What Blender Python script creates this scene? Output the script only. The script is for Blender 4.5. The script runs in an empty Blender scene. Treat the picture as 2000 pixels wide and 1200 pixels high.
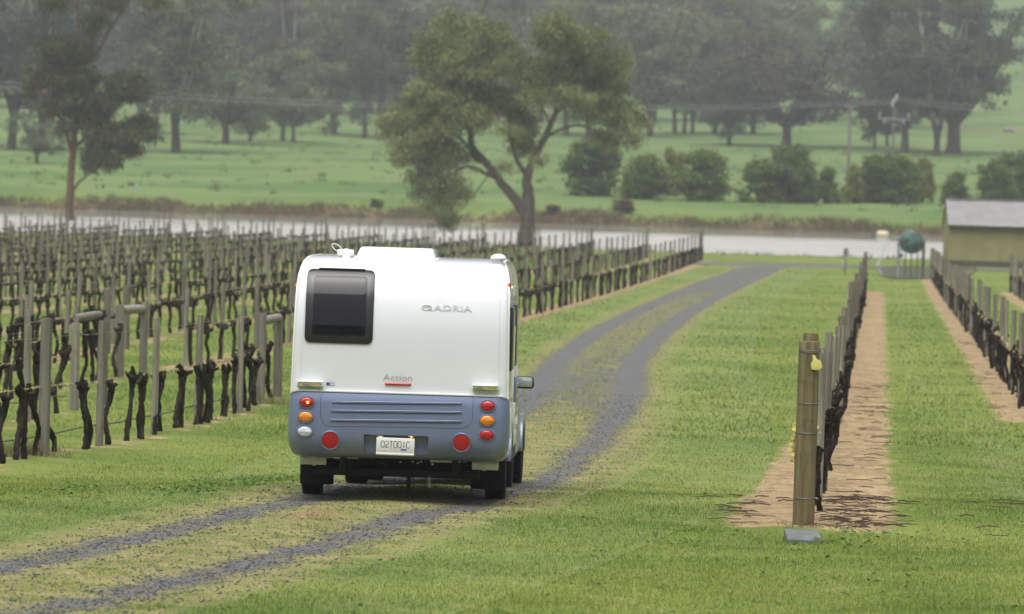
import bpy, bmesh, math, random
import numpy as np
from mathutils import Vector, Matrix, Euler
R = math.radians
random.seed(7)
rng = np.random.default_rng(7)
sc = bpy.context.scene
COL = sc.collection

# ------------------------------------------------------------------ camera
F = 11111.0            # focal length in pixels of the 2000 px wide frame
YH = 300.0             # true horizon in the levelled frame
ROLL = 0.03
CAMZ = 2.8
PITCH = math.atan((600 - YH) / F)
cam_d = bpy.data.cameras.new('camera')
cam_d.lens = 200.0
cam_d.sensor_width = 36.0
cam_d.clip_start = 1.0
cam_d.clip_end = 6000.0
cam_d.dof.use_dof = True
cam_d.dof.focus_distance = 55.5
cam_d.dof.aperture_fstop = 4.8
cam = bpy.data.objects.new('camera', cam_d)
COL.objects.link(cam)
cam.matrix_world = Matrix.Translation((0, 0, CAMZ)) @ Matrix.Rotation(math.pi/2 - PITCH, 4, 'X') @ Matrix.Rotation(ROLL, 4, 'Z')
sc.camera = cam

# ------------------------------------------------------------------ sky, sun, exposure
SUN_EL, SUN_AZ = R(72), R(200)
world = bpy.data.worlds.new('World')
sc.world = world
world.use_nodes = True
wn = world.node_tree
bg = wn.nodes['Background']
sky = wn.nodes.new('ShaderNodeTexSky')
sky.sky_type = 'NISHITA'
sky.sun_disc = False
sky.sun_elevation = SUN_EL
sky.sun_rotation = SUN_AZ
sky.air_density = 1.0
sky.dust_density = 6.0
sky.ozone_density = 1.0
hs = wn.nodes.new('ShaderNodeHueSaturation')
hs.inputs['Saturation'].default_value = 0.30
wn.links.new(sky.outputs[0], hs.inputs['Color'])
wn.links.new(hs.outputs[0], bg.inputs['Color'])
bg.inputs['Strength'].default_value = 0.09
sun_d = bpy.data.lights.new('sun', 'SUN')
sun_d.energy = 1.5
sun_d.angle = R(60)
sun_d.color = (1.0, 0.985, 0.96)
sun = bpy.data.objects.new('sun', sun_d)
COL.objects.link(sun)
# sun_rotation is measured clockwise from +Y
sdir = Vector((math.sin(SUN_AZ) * math.cos(SUN_EL), math.cos(SUN_AZ) * math.cos(SUN_EL), math.sin(SUN_EL)))
sun.rotation_euler = (-sdir).to_track_quat('-Z', 'Y').to_euler()
sun.location = sdir * 100
vs = sc.view_settings
vs.view_transform = 'Standard'
vs.look = 'None'
vs.gamma = 1.0
vs.exposure = 0.85
sc.cycles.use_denoising = True
sc.cycles.max_bounces = 8
sc.cycles.diffuse_bounces = 3
sc.cycles.glossy_bounces = 3
sc.cycles.transparent_max_bounces = 6
sc.cycles.volume_bounces = 0
sc.cycles.caustics_reflective = False
sc.cycles.caustics_refractive = False

# ------------------------------------------------------------------ picture <-> world
CR, SR = math.cos(ROLL), math.sin(ROLL)
def level(u, v):
    du, dv = u - 1000.0, v - 600.0
    return 1000 + du * CR + dv * SR, 600 - du * SR + dv * CR
def ray(u, v):
    a, b = level(u, v)
    x, y = (a - 1000) / F, (600 - b) / F
    cp, sp = math.cos(PITCH), math.sin(PITCH)
    return Vector((x, cp + y * sp, -sp + y * cp))
def project(p):
    """world -> raw photo pixel (2000x1200)"""
    q = cam.matrix_world.inverted() @ Vector(p)
    return 1000 + F * q.x / -q.z, 600 - F * q.y / -q.z
def at_depth(u, v, Y):
    d = ray(u, v)
    t = Y / d.y
    return Vector((0, 0, CAMZ)) + d * t

# ------------------------------------------------------------------ terrain height
def sstep(a, b, x):
    t = np.clip((x - a) / (b - a), 0, 1)
    return t * t * (3 - 2 * t)
_FY = np.array([497, 501, 504, 509, 516, 560, 650, 750, 850, 1000, 1200, 1600, 2200, 2700, 3200.])
_FZ = np.array([-4.3, -3.5, -2.9, -2.15, -1.85, -1.13, .75, 2.8, 5.0, 8.3, 16, 44, 95, 130, 150.])
WATER_Z = -3.3
def zg(X, Y):
    X = np.asarray(X, float); Y = np.asarray(Y, float)
    z = -.012 * np.minimum(Y, 120)
    t = np.clip(Y - 120, 0, 210)
    z = z - .012 * t + .5 * (.009 / 210) * t * t
    z = z - .003 * np.clip(Y - 330, 0, 30)
    z = z - .2 * sstep(57, 66, Y) * (1 - sstep(95, 150, Y))
    z = z - .10 * sstep(-1.2, -3.6, X - .064 * (Y - 57) + 1.05) * (1 - sstep(100, 160, Y)) * sstep(52, 62, Y)
    z = z - 1.3 * sstep(359, 369, Y)
    far = np.interp(Y, _FY, _FZ)
    far = far + 14 * np.exp(-(((X - 175) / 75) ** 2 + ((Y - 1150) / 230) ** 2))
    far = far + .35 * np.sin(X * .05 + Y * .013) * sstep(520, 600, Y) + .5 * np.sin(X * .023 - Y * .02 + 1) * sstep(560, 700, Y)
    far = far + .22 * np.sin(X * .31) * sstep(499, 503, Y) * (1 - sstep(505, 515, Y)) + .15 * np.sin(X * .83 + 2) * sstep(500, 504, Y) * (1 - sstep(506, 515, Y))
    w = sstep(430, 431, Y)
    z = z * (1 - w) + far * w
    z = z + .10 * np.clip(10 - Y, 0, 300)
    z = z + .008 * np.sin(X * 1.3 + Y * .7) * np.sin(Y * .9 - X * .4) * (1 - sstep(100, 200, Y))
    return z
def zgf(x, y): return float(zg(x, y))
def on_ground(u, v, y0=30, y1=2500, step=.25):
    d = ray(u, v)
    ys = np.arange(y0, y1, step)
    xs = d.x / d.y * ys
    zr = CAMZ + d.z / d.y * ys
    h = zr - zg(xs, ys)
    k = np.argmax(h <= 0)
    if h[k] > 0: k = len(ys) - 1
    return Vector((xs[k], ys[k], zgf(xs[k], ys[k])))

# ------------------------------------------------------------------ materials
def lin(r, g, b):
    f = lambda c: (c / 255 / 12.92) if c / 255 <= .04045 else ((c / 255 + .055) / 1.055) ** 2.4
    return (f(r), f(g), f(b), 1)
class NT:
    def __init__(s, name):
        s.m = bpy.data.materials.new(name); s.m.use_nodes = True
        s.t = s.m.node_tree; s.t.nodes.clear()
        s.out = s.t.nodes.new('ShaderNodeOutputMaterial')
    def n(s, t, **kw):
        o = s.t.nodes.new('ShaderNode' + t)
        for k, v in kw.items(): setattr(o, k, v)
        return o
    def put(s, sock, v):
        if hasattr(v, 'is_output') or isinstance(v, bpy.types.NodeSocket): s.t.links.new(v, sock)
        elif v is not None: sock.default_value = v
    def pos(s): return s.n('NewGeometry').outputs['Position']
    def obj(s): return s.n('TexCoord').outputs['Object']
    def mapv(s, vec, scale=(1, 1, 1)):
        m = s.n('Mapping'); s.put(m.inputs['Vector'], vec); m.inputs['Scale'].default_value = scale
        return m.outputs[0]
    def noise(s, vec, scale, detail=3, rough=.55, dist=0):
        n = s.n('TexNoise'); s.put(n.inputs['Vector'], vec)
        n.inputs['Scale'].default_value = scale; n.inputs['Detail'].default_value = detail
        n.inputs['Roughness'].default_value = rough; n.inputs['Distortion'].default_value = dist
        return n.outputs['Fac']
    def vor(s, vec, scale, out='Distance'):
        n = s.n('TexVoronoi'); s.put(n.inputs['Vector'], vec); n.inputs['Scale'].default_value = scale
        return n.outputs[out]
    def rng(s, v, a, b, c=0, d=1, smooth=True):
        n = s.n('MapRange'); n.interpolation_type = 'SMOOTHSTEP' if smooth else 'LINEAR'
        s.put(n.inputs[0], v)
        for i, x in enumerate((a, b, c, d)): n.inputs[i + 1].default_value = x
        return n.outputs[0]
    def math(s, op, a, b=None, clamp=False):
        n = s.n('Math', operation=op, use_clamp=clamp); s.put(n.inputs[0], a)
        if b is not None: s.put(n.inputs[1], b)
        return n.outputs[0]
    def mix(s, f, a, b, mode='MIX'):
        n = s.n('Mix', data_type='RGBA', blend_type=mode)
        s.put(n.inputs[0], f); s.put(n.inputs[6], a); s.put(n.inputs[7], b)
        return n.outputs[2]
    def attr(s, name):
        n = s.n('Attribute'); n.attribute_name = name
        return n.outputs['Fac']
    def bump(s, h, strength=.3, dist=.02):
        n = s.n('Bump'); s.put(n.inputs['Height'], h)
        n.inputs['Strength'].default_value = strength; n.inputs['Distance'].default_value = dist
        return n.outputs[0]
    def bsdf(s, col, rough=.7, metal=0, normal=None, spec=None, coat=None, **kw):
        b = s.n('BsdfPrincipled')
        s.put(b.inputs['Base Color'], col); s.put(b.inputs['Roughness'], rough); s.put(b.inputs['Metallic'], metal)
        if normal is not None: s.put(b.inputs['Normal'], normal)
        if spec is not None: s.put(b.inputs['Specular IOR Level'], spec)
        if coat is not None: b.inputs['Coat Weight'].default_value = coat; b.inputs['Coat Roughness'].default_value = .04
        for k, v in kw.items(): s.put(b.inputs[k.replace('_', ' ')], v)
        s.t.links.new(b.outputs[0], s.out.inputs['Surface'])
        return s.m
def simple(name, rgb, rough=.6, metal=0, var=.12, scale=8, coat=None, spec=None, bump=0, **kw):
    t = NT(name); o = t.obj()
    f = t.noise(o, scale, 4)
    c = t.mix(t.rng(f, .3, .7), tuple(x * (1 - var) for x in rgb[:3]) + (1,), tuple(min(1, x * (1 + var)) for x in rgb[:3]) + (1,))
    nrm = t.bump(t.noise(o, scale * 6, 4), bump) if bump else None
    return t.bsdf(c, rough, metal, nrm, coat=coat, spec=spec, **kw)

def grass_col(t, sat=1.0):
    p = t.pos()
    n1 = t.noise(p, .22, 4, .6)
    n2 = t.noise(p, 1.7, 4, .6)
    n3 = t.noise(p, 24, 3, .6)
    c = t.mix(t.rng(n1, .35, .65), (.098, .150, .025, 1), (.172, .214, .048, 1))
    c = t.mix(t.rng(n2, .50, .74, 0, .5), c, (.255, .235, .085, 1))
    c = t.mix(t.rng(n2, .42, .22, 0, .6), c, (.070, .120, .018, 1))
    k = t.rng(n3, .25, .75, .72, 1.28)
    v = t.n('CombineXYZ')
    for i in range(3): t.put(v.inputs[i], k)
    return t.mix(1.0, c, v.outputs[0], 'MULTIPLY')
def soil_col(t):
    p = t.pos()
    c = t.mix(t.rng(t.noise(p, 1.1, 5, .65), .3, .7), (.235, .170, .085, 1), (.40, .30, .165, 1))
    c = t.mix(t.rng(t.noise(t.mapv(p, (1, .45, 1)), 7, 5, .75), .45, .64, 0, .9), c, (.130, .085, .046, 1))
    return t.mix(t.rng(t.noise(p, 30, 3, .7), .4, .75, 0, .35), c, (.60, .45, .28, 1))

def mat_ground():
    t = NT('grass_turf'); p = t.pos()
    g = grass_col(t)
    # far pasture: bluer, smoother green with duller, browner patches
    fp = t.mix(t.rng(t.noise(p, .035, 5, .6), .38, .62), (.085, .150, .038, 1), (.140, .200, .062, 1))
    fp = t.mix(t.rng(t.noise(t.mapv(p, (1, .35, 1)), .16, 5, .65), .56, .72, 0, .55), fp, (.17, .145, .075, 1))
    g = t.mix(t.attr('far'), g, fp)
    bk = t.mix(t.rng(t.noise(t.mapv(p, (1, 1, 3)), .35, 5, .7), .35, .65), (.095, .068, .040, 1), (.17, .125, .066, 1))
    bm = t.math('ADD', t.attr('bank'), t.math('MULTIPLY', t.math('SUBTRACT', t.noise(p, .22, 5, .7), .5), 1.1))
    g = t.mix(t.rng(bm, .35, .65), g, bk)
    tr = t.math('MULTIPLY', t.attr('bare'), t.rng(t.noise(p, .1, 3), .3, .6))
    g = t.mix(tr, g, (.26, .17, .11, 1))
    wk = t.math('MULTIPLY', t.attr('wheel'), t.rng(t.noise(p, .5, 4), .35, .65, .1, .75))
    g = t.mix(wk, g, (.215, .230, .110, 1))
    h = t.math('ADD', t.noise(p, 45, 3), t.math('MULTIPLY', t.noise(p, 6, 3), 1.5))
    return t.bsdf(g, .85, 0, t.bump(h, .5, .02), spec=.15)
def mat_track():
    t = NT('gravel_ruts'); p = t.pos()
    g = grass_col(t)
    moss = t.mix(t.rng(t.noise(p, 1.8, 6, .75), .36, .64), (.135, .160, .034, 1), (.285, .235, .100, 1))
    moss = t.mix(t.rng(t.noise(p, 11, 5, .8), .48, .66, 0, .75), moss, (.095, .110, .030, 1))
    mm = t.math('ADD', t.attr('moss'), t.math('MULTIPLY', t.math('SUBTRACT', t.noise(p, 1.0, 6, .78), .5), 1.6))
    base = t.mix(t.rng(mm, .25, .75), g, moss)
    rm = t.math('ADD', t.attr('red'), t.math('MULTIPLY', t.math('SUBTRACT', t.noise(p, 5, 6, .8), .5), 2.6))
    base = t.mix(t.rng(rm, .52, .85, 0, .7), base, (.24, .115, .055, 1))
    vcol = t.vor(p, 34, 'Color')
    sx = t.n('SeparateColor'); t.put(sx.inputs[0], vcol)
    st = t.mix(sx.outputs[0], (.036, .0355, .034, 1), (.225, .220, .210, 1))
    st = t.mix(t.rng(t.noise(p, 3, 4, .7), .3, .7, 0, .45), st, (.060, .060, .063, 1))
    gm = t.math('ADD', t.attr('grav'), t.math('ADD', t.math('MULTIPLY', t.math('SUBTRACT', t.noise(p, 1.6, 6, .78), .5), 2.3),
                                          t.math('MULTIPLY', t.math('SUBTRACT', t.noise(p, 19, 3, .75), .5), 1.3)))
    f = t.rng(gm, .40, .62)
    c = t.mix(f, base, st)
    h = t.math('MULTIPLY', t.vor(p, 34), f)
    rough = t.mix(f, (.85, .85, .85, 1), (.42, .42, .42, 1))
    return t.bsdf(c, rough, 0, t.bump(h, .9, .03), spec=.35)
def mat_soil():
    t = NT('bare_soil'); p = t.pos()
    m = t.math('ADD', t.attr('soil'), t.math('MULTIPLY', t.math('SUBTRACT', t.noise(p, 1.1, 6, .78), .5), 2.0))
    m2 = t.math('ADD', m, t.math('MULTIPLY', t.math('SUBTRACT', t.noise(p, 12, 4, .7), .5), .5))
    c = t.mix(t.rng(m2, .38, .58), grass_col(t), soil_col(t))
    h = t.math('ADD', t.noise(p, 14, 5, .7), t.math('MULTIPLY', t.noise(p, 60, 3), .4))
    return t.bsdf(c, .9, 0, t.bump(h, .7, .03), spec=.15)
def mat_blades():
    t = NT('grass_blades')
    g = grass_col(t)
    a = t.attr('tint')
    g = t.mix(t.rng(a, .84, 1.0, 0, .6), g, (.26, .24, .085, 1))
    k = t.rng(a, 0, .8, .85, 1.9, False)
    v = t.n('CombineXYZ')
    for i in range(3): t.put(v.inputs[i], k)
    g = t.mix(1.0, g, v.outputs[0], 'MULTIPLY')
    b = t.n('BsdfPrincipled'); t.put(b.inputs['Base Color'], g); b.inputs['Roughness'].default_value = .6
    b.inputs['Specular IOR Level'].default_value = .2
    tr = t.n('BsdfTranslucent'); t.put(tr.inputs['Color'], g)
    ms = t.n('MixShader'); ms.inputs[0].default_value = .35
    t.t.links.new(b.outputs[0], ms.inputs[1]); t.t.links.new(tr.outputs[0], ms.inputs[2])
    t.t.links.new(ms.outputs[0], t.out.inputs['Surface'])
    return t.m
def mat_leaf(name, a, b, c=None, trans=.24, rough=.55):
    """leaf colour runs from a to b with each leaf's own tint; a few go to c"""
    t = NT(name)
    f = t.attr('tint')
    col = t.mix(t.rng(f, 0, .85, 0, 1, False), a + (1,), b + (1,))
    if c: col = t.mix(t.rng(f, .86, .97), col, c + (1,))
    bs = t.n('BsdfPrincipled'); t.put(bs.inputs['Base Color'], col); bs.inputs['Roughness'].default_value = rough
    bs.inputs['Specular IOR Level'].default_value = .25
    tr = t.n('BsdfTranslucent'); t.put(tr.inputs['Color'], col)
    ms = t.n('MixShader'); ms.inputs[0].default_value = trans
    t.t.links.new(bs.outputs[0], ms.inputs[1]); t.t.links.new(tr.outputs[0], ms.inputs[2])
    t.t.links.new(ms.outputs[0], t.out.inputs['Surface'])
    return t.m
def mat_wood(name, a, b, moss=.25):
    t = NT(name); o = t.obj()
    g = t.noise(t.mapv(o, (22, 22, 1.2)), 1.0, 5, .65, .4)
    c = t.mix(t.rng(g, .3, .7), a + (1,), b + (1,))
    c = t.mix(t.rng(t.noise(o, 3.5, 4, .7), .52, .75, 0, .7), c, (.055, .045, .032, 1))
    c = t.mix(t.rng(t.noise(o, 5, 4, .7), .55, .75, 0, moss), c, (.13, .125, .045, 1))
    inf = t.n('ObjectInfo')
    k = t.rng(inf.outputs['Random'], 0, 1, .75, 1.25, False)
    v = t.n('CombineXYZ')
    for i in range(3): t.put(v.inputs[i], k)
    c = t.mix(1.0, c, v.outputs[0], 'MULTIPLY')
    return t.bsdf(c, .85, 0, t.bump(g, .5, .01), spec=.15)
def mat_bark(name, a, b, sc_=3):
    t = NT(name); o = t.obj()
    g = t.noise(t.mapv(o, (3, 3, .7)), sc_, 5, .7, .5)
    c = t.mix(t.rng(g, .32, .68), a + (1,), b + (1,))
    return t.bsdf(c, .9, 0, t.bump(g, .8, .05), spec=.1)
def mat_water():
    t = NT('muddy_water'); p = t.pos()
    h = t.math('ADD', t.noise(t.mapv(p, (1, .5, 1)), 1.4, 4, .6), t.math('MULTIPLY', t.noise(p, 7, 3), .5))
    c = t.mix(t.rng(t.noise(p, .05, 3), .3, .7), (.38, .365, .32, 1), (.46, .445, .40, 1))
    sy = t.n('SeparateXYZ'); t.put(sy.inputs[0], p)
    # calm water in the lee of the far bank, wind- and rain-roughened elsewhere
    calm = t.rng(t.math('ADD', sy.outputs[1], t.math('MULTIPLY', t.noise(t.mapv(p, (.3, 1, 1)), .06, 4), 40)), 445, 492)
    rough = t.rng(calm, 0, 1, .34, .05, False)
    b = t.n('Bump'); t.put(b.inputs['Height'], h); t.put(b.inputs['Strength'], t.rng(calm, 0, 1, .35, .03, False)); b.inputs['Distance'].default_value = .12
    return t.bsdf(c, rough, 0, b.outputs[0], IOR=1.33)

M = {}
M['ground'] = mat_ground(); M['track'] = mat_track(); M['soil'] = mat_soil(); M['blades'] = mat_blades()
M['water'] = mat_water()
M['puddle'] = simple('puddle_water', (.26, .24, .20), .06, var=.2, scale=2)
M['post'] = mat_wood('grey_post_wood', (.128, .118, .092), (.270, .252, .205))
M['post_brown'] = mat_wood('brown_post_wood', (.100, .078, .040), (.205, .165, .095), .4)
M['vine'] = mat_bark('black_vine_bark', (.012, .010, .008), (.060, .048, .038), 9)
M['wire'] = simple('galvanised_wire', (.20, .20, .20), .5, .6)
M['cordon'] = simple('mossy_cane', (.34, .30, .17), .9, var=.5, scale=14)
M['hose'] = simple('dark_irrigation_hose', (.035, .05, .05), .5)
M['gravel'] = simple('bluestone_chips', (.082, .079, .075), .4, var=.85, scale=6)
M['twig'] = simple('pruned_cane', (.085, .054, .036), .85, var=.5, scale=6)
M['bark_dark'] = mat_bark('dark_bark', (.030, .024, .019), (.085, .068, .054))
M['bark_mid'] = mat_bark('grey_brown_bark', (.055, .046, .038), (.16, .135, .11))
M['bark_red'] = mat_bark('reddish_bark', (.060, .036, .024), (.19, .115, .072))
def mat_gum_bark():
    t = NT('pale_gum_bark'); o = t.obj(); sx = t.n('SeparateXYZ'); t.put(sx.inputs[0], o)
    g = t.noise(t.mapv(o, (3, 3, .7)), 3, 5, .7, .5)
    pale = t.mix(t.rng(g, .32, .68), (.30, .29, .26, 1), (.52, .51, .47, 1)); dark = t.mix(t.rng(g, .32, .68), (.035, .030, .025, 1), (.10, .085, .07, 1))
    zz = t.math('ADD', sx.outputs[2], t.math('MULTIPLY', g, 4))
    return t.bsdf(t.mix(t.rng(zz, 6.5, 9.5), dark, pale), .85, 0, None, spec=.1)
M['bark_pale'] = mat_gum_bark()
M['leaf_gum'] = mat_leaf('olive_gum_leaves', (.044, .066, .024), (.310, .345, .140), (.28, .19, .07))
M['leaf_gum2'] = mat_leaf('dark_olive_gum_leaves', (.028, .042, .018), (.125, .130, .046), (.17, .10, .035))
M['leaf_far'] = mat_leaf('grey_green_leaves', (.044, .066, .034), (.260, .295, .150), (.10, .06, .035))
M['leaf_far_dark'] = mat_leaf('dark_grey_green_leaves', (.020, .034, .020), (.130, .155, .082), (.10, .055, .035))
M['leaf_far_brown'] = mat_leaf('brownish_leaves', (.030, .036, .020), (.175, .150, .090), (.13, .06, .035))
M['leaf_bush'] = mat_leaf('bush_leaves', (.055, .095, .016), (.215, .275, .055))
M['leaf_bush_dark'] = mat_leaf('dark_bush_leaves', (.040, .078, .018), (.175, .240, .056))
M['leaf_bush_yellow'] = mat_leaf('yellow_green_bush_leaves', (.10, .13, .02), (.30, .31, .06), (.32, .18, .05))
M['leaf_weed'] = mat_leaf('weed_leaves', (.045, .095, .014), (.15, .24, .045))
M['reed'] = mat_leaf('dead_reeds', (.085, .064, .038), (.235, .180, .105), (.14, .17, .045))
M['tussock'] = mat_leaf('dark_tussock', (.07, .085, .03), (.15, .145, .06))

# ------------------------------------------------------------------ mesh helpers
def tag(o, label=None, cat=None, group=None, kind=None):
    if label: o['label'] = label
    if cat: o['category'] = cat
    if group: o['group'] = group
    if kind: o['kind'] = kind
    return o
def link(name, me, parent=None):
    o = bpy.data.objects.new(name, me); COL.objects.link(o)
    if parent is not None: o.parent = parent
    return o
def empty(name, loc=(0, 0, 0), rz=0):
    o = bpy.data.objects.new(name, None); COL.objects.link(o)
    o.location = loc; o.rotation_euler = (0, 0, rz); o.empty_display_size = .3
    return o
class MB:
    def __init__(s): s.v = []; s.f = []
    def add(s, vs, fs):
        k = len(s.v); s.v += [tuple(x) for x in vs]; s.f += [tuple(i + k for i in q) for q in fs]; return s
    def box(s, c, d, rot=None, taper=1.0):
        hx, hy, hz = d[0] / 2, d[1] / 2, d[2] / 2
        vs = [Vector((x * hx * (taper if z > 0 else 1), y * hy * (taper if z > 0 else 1), z * hz)) for z in (-1, 1) for y in (-1, 1) for x in (-1, 1)]
        if rot is not None: vs = [rot @ q for q in vs]
        vs = [q + Vector(c) for q in vs]
        return s.add(vs, [(0, 2, 3, 1), (4, 5, 7, 6), (0, 1, 5, 4), (2, 6, 7, 3), (0, 4, 6, 2), (1, 3, 7, 5)])
    def tube(s, path, rad, n=6, cap=True, squash=None):
        path = [Vector(p) for p in path]
        if not hasattr(rad, '__len__'): rad = [rad] * len(path)
        k0 = len(s.v); up = None
        for i, p in enumerate(path):
            d = (path[min(i + 1, len(path) - 1)] - path[max(i - 1, 0)])
            if d.length < 1e-9: d = Vector((0, 0, 1))
            d.normalize()
            if up is None:
                up = d.orthogonal().normalized()
            up = (up - d * up.dot(d))
            if up.length < 1e-6: up = d.orthogonal()
            up.normalize(); w = d.cross(up)
            for j in range(n):
                a = 2 * math.pi * j / n
                s.v.append(tuple(p + (up * math.cos(a) + w * math.sin(a)) * rad[i]))
        for i in range(len(path) - 1):
            for j in range(n):
                a, b = k0 + i * n + j, k0 + i * n + (j + 1) % n
                s.f.append((a, b, b + n, a + n))
        if cap:
            s.f.append(tuple(k0 + j for j in range(n))[::-1])
            s.f.append(tuple(k0 + (len(path) - 1) * n + j for j in range(n)))
        return s
    def lathe(s, prof, axis='z', c=(0, 0, 0), n=20, sx=1.0):
        """prof: (radius, height) pairs; axis z up, y pointing along +y, x along +x"""
        k0 = len(s.v)
        for r, h in prof:
            for j in range(n):
                a = 2 * math.pi * j / n
                p, q = r * math.cos(a), r * math.sin(a)
                if axis == 'z': w = (p * sx, q, h)
                elif axis == 'y': w = (p * sx, h, q)
                else: w = (h, p, q)
                s.v.append((w[0] + c[0], w[1] + c[1], w[2] + c[2]))
        for i in range(len(prof) - 1):
            for j in range(n):
                a, b = k0 + i * n + j, k0 + i * n + (j + 1) % n
                s.f.append((a, b, b + n, a + n))
        s.f.append(tuple(k0 + j for j in range(n))[::-1])
        s.f.append(tuple(k0 + (len(prof) - 1) * n + j for j in range(n)))
        return s
    def prism(s, pts, axis, a, b):
        """closed outline pts (2-D) swept along axis from a to b"""
        n = len(pts)
        def w(p, h):
            return {'x': (h, p[0], p[1]), 'y': (p[0], h, p[1]), 'z': (p[0], p[1], h)}[axis]
        vs = [w(p, a) for p in pts] + [w(p, b) for p in pts]
        fs = [tuple(range(n))[::-1], tuple(range(n, 2 * n))] + [(i, (i + 1) % n, n + (i + 1) % n, n + i) for i in range(n)]
        return s.add(vs, fs)
    def mesh(s, name, mat, smooth=True, bevel=0, angle=40, seg=2):
        me = bpy.data.meshes.new(name); me.from_pydata(s.v, [], s.f)
        bm = bmesh.new(); bm.from_mesh(me)
        bmesh.ops.recalc_face_normals(bm, faces=bm.faces)
        if bevel:
            es = [e for e in bm.edges if len(e.link_faces) == 2 and e.calc_face_angle(0) > R(30)]
            bmesh.ops.bevel(bm, geom=es, offset=bevel, segments=seg, affect='EDGES', profile=.5, clamp_overlap=True)
        if smooth:
            for f in bm.faces: f.smooth = True
            for e in bm.edges:
                if len(e.link_faces) == 2 and e.calc_face_angle(0) > R(angle): e.smooth = False
        bm.to_mesh(me); bm.free()
        if mat: me.materials.append(mat)
        return me
    def build(s, name, mat, parent=None, **kw): return link(name, s.mesh(name, mat, **kw), parent)
def np_mesh(name, verts, faces, mat, attrs=None, smooth=False):
    """verts (n,3), faces (m,k) arrays -> mesh, quickly"""
    verts = np.ascontiguousarray(verts, np.float32); faces = np.ascontiguousarray(faces, np.int32)
    me = bpy.data.meshes.new(name); m, k = faces.shape
    me.vertices.add(len(verts)); me.vertices.foreach_set('co', verts.ravel())
    me.loops.add(m * k); me.loops.foreach_set('vertex_index', faces.ravel())
    me.polygons.add(m); me.polygons.foreach_set('loop_start', np.arange(0, m * k, k, dtype=np.int32))
    if smooth: me.polygons.foreach_set('use_smooth', np.ones(m, bool))
    me.update(calc_edges=True)
    for a, val in (attrs or {}).items():
        at = me.attributes.new(a, 'FLOAT', 'POINT'); at.data.foreach_set('value', np.ascontiguousarray(val, np.float32))
    me.materials.append(mat)
    return me
def catmull(pts, step):
    pts = [np.array(p, float) for p in pts]
    pts = [2 * pts[0] - pts[1]] + pts + [2 * pts[-1] - pts[-2]]
    out = []
    for i in range(1, len(pts) - 2):
        p0, p1, p2, p3 = pts[i - 1:i + 3]
        n = max(2, int(np.linalg.norm(p2 - p1) / step))
        for t in np.linspace(0, 1, n, endpoint=False):
            out.append(.5 * (2 * p1 + (p2 - p0) * t + (2 * p0 - 5 * p1 + 4 * p2 - p3) * t * t + (3 * p1 - p0 - 3 * p2 + p3) * t ** 3))
    out.append(pts[-2])
    return np.array(out)
ONES = 'zeroth first second third fourth fifth sixth seventh eighth ninth tenth eleventh twelfth thirteenth fourteenth fifteenth sixteenth seventeenth eighteenth nineteenth'.split()
TENS = {2: ('twenty', 'twentieth'), 3: ('thirty', 'thirtieth'), 4: ('forty', 'fortieth'), 5: ('fifty', 'fiftieth'), 6: ('sixty', 'sixtieth'), 7: ('seventy', 'seventieth'), 8: ('eighty', 'eightieth'), 9: ('ninety', 'ninetieth'), 10: ('hundred', 'hundredth')}
def ordinal(n):
    if n < 20: return ONES[n]
    a, b = divmod(n, 10)
    return TENS[a][1] if b == 0 else TENS[a][0] + '-' + ONES[b]
HAZE = .00033
# ------------------------------------------------------------------ ground sheet
def col_at(path, Y):   # X of a polyline at depth Y
    return np.interp(Y, path[:, 1], path[:, 0])
xs = np.concatenate([np.arange(-700, -90, 30), np.arange(-90, -20, 2.), np.arange(-20, 24, .5), np.arange(24, 110, 2.), np.arange(110, 721, 30)])
ys = np.concatenate([np.arange(-300, 30, 10.), np.arange(30, 130, .5), np.arange(130, 358, 2.), np.arange(358, 375, .5), np.arange(375, 494, 4.), np.arange(494, 522, .75), np.arange(522, 900, 6.), np.arange(900, 1700, 20.), np.arange(1700, 2660, 60.)])
GX, GY = np.meshgrid(xs, ys)
GZ = zg(GX, GY)
nx, ny = len(xs), len(ys)
idx = np.arange(nx * ny).reshape(ny, nx)
faces = np.stack([idx[:-1, :-1], idx[:-1, 1:], idx[1:, 1:], idx[1:, :-1]], -1).reshape(-1, 4)
far = sstep(500, 520, GY)
bank = sstep(498, 501, GY) * (1 - sstep(502.5, 507, GY)) * 1.05 + sstep(361, 364, GY) * (1 - sstep(380, 381, GY))
TRX = lambda Y: 128 + (Y - 960) * .05
bare = np.exp(-(((GY - (972 + 6 * np.sin(GX * .05))) / 9) ** 2)) * sstep(60, 80, GX)
wheel = sum(np.exp(-((GX - (.0644 * GY - .59 + o) ) / .22) ** 2) for o in (1.05, 2.3)) * sstep(52, 60, GY) * (1 - sstep(230, 260, GY))
me = np_mesh('ground', np.stack([GX, GY, GZ], -1).reshape(-1, 3), faces, M['ground'],
             dict(far=far.ravel(), bank=bank.ravel(), bare=bare.ravel(), wheel=wheel.ravel()), True)
tag(link('ground', me), kind='structure')

# water of the dam, one flat sheet under the banks
wv = [(-700, 358, WATER_Z), (720, 358, WATER_Z), (720, 505, WATER_Z), (-700, 505, WATER_Z)]
tag(link('water', np_mesh('water', np.array(wv), np.array([[0, 1, 2, 3]]), M['water'])), kind='structure')

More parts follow.
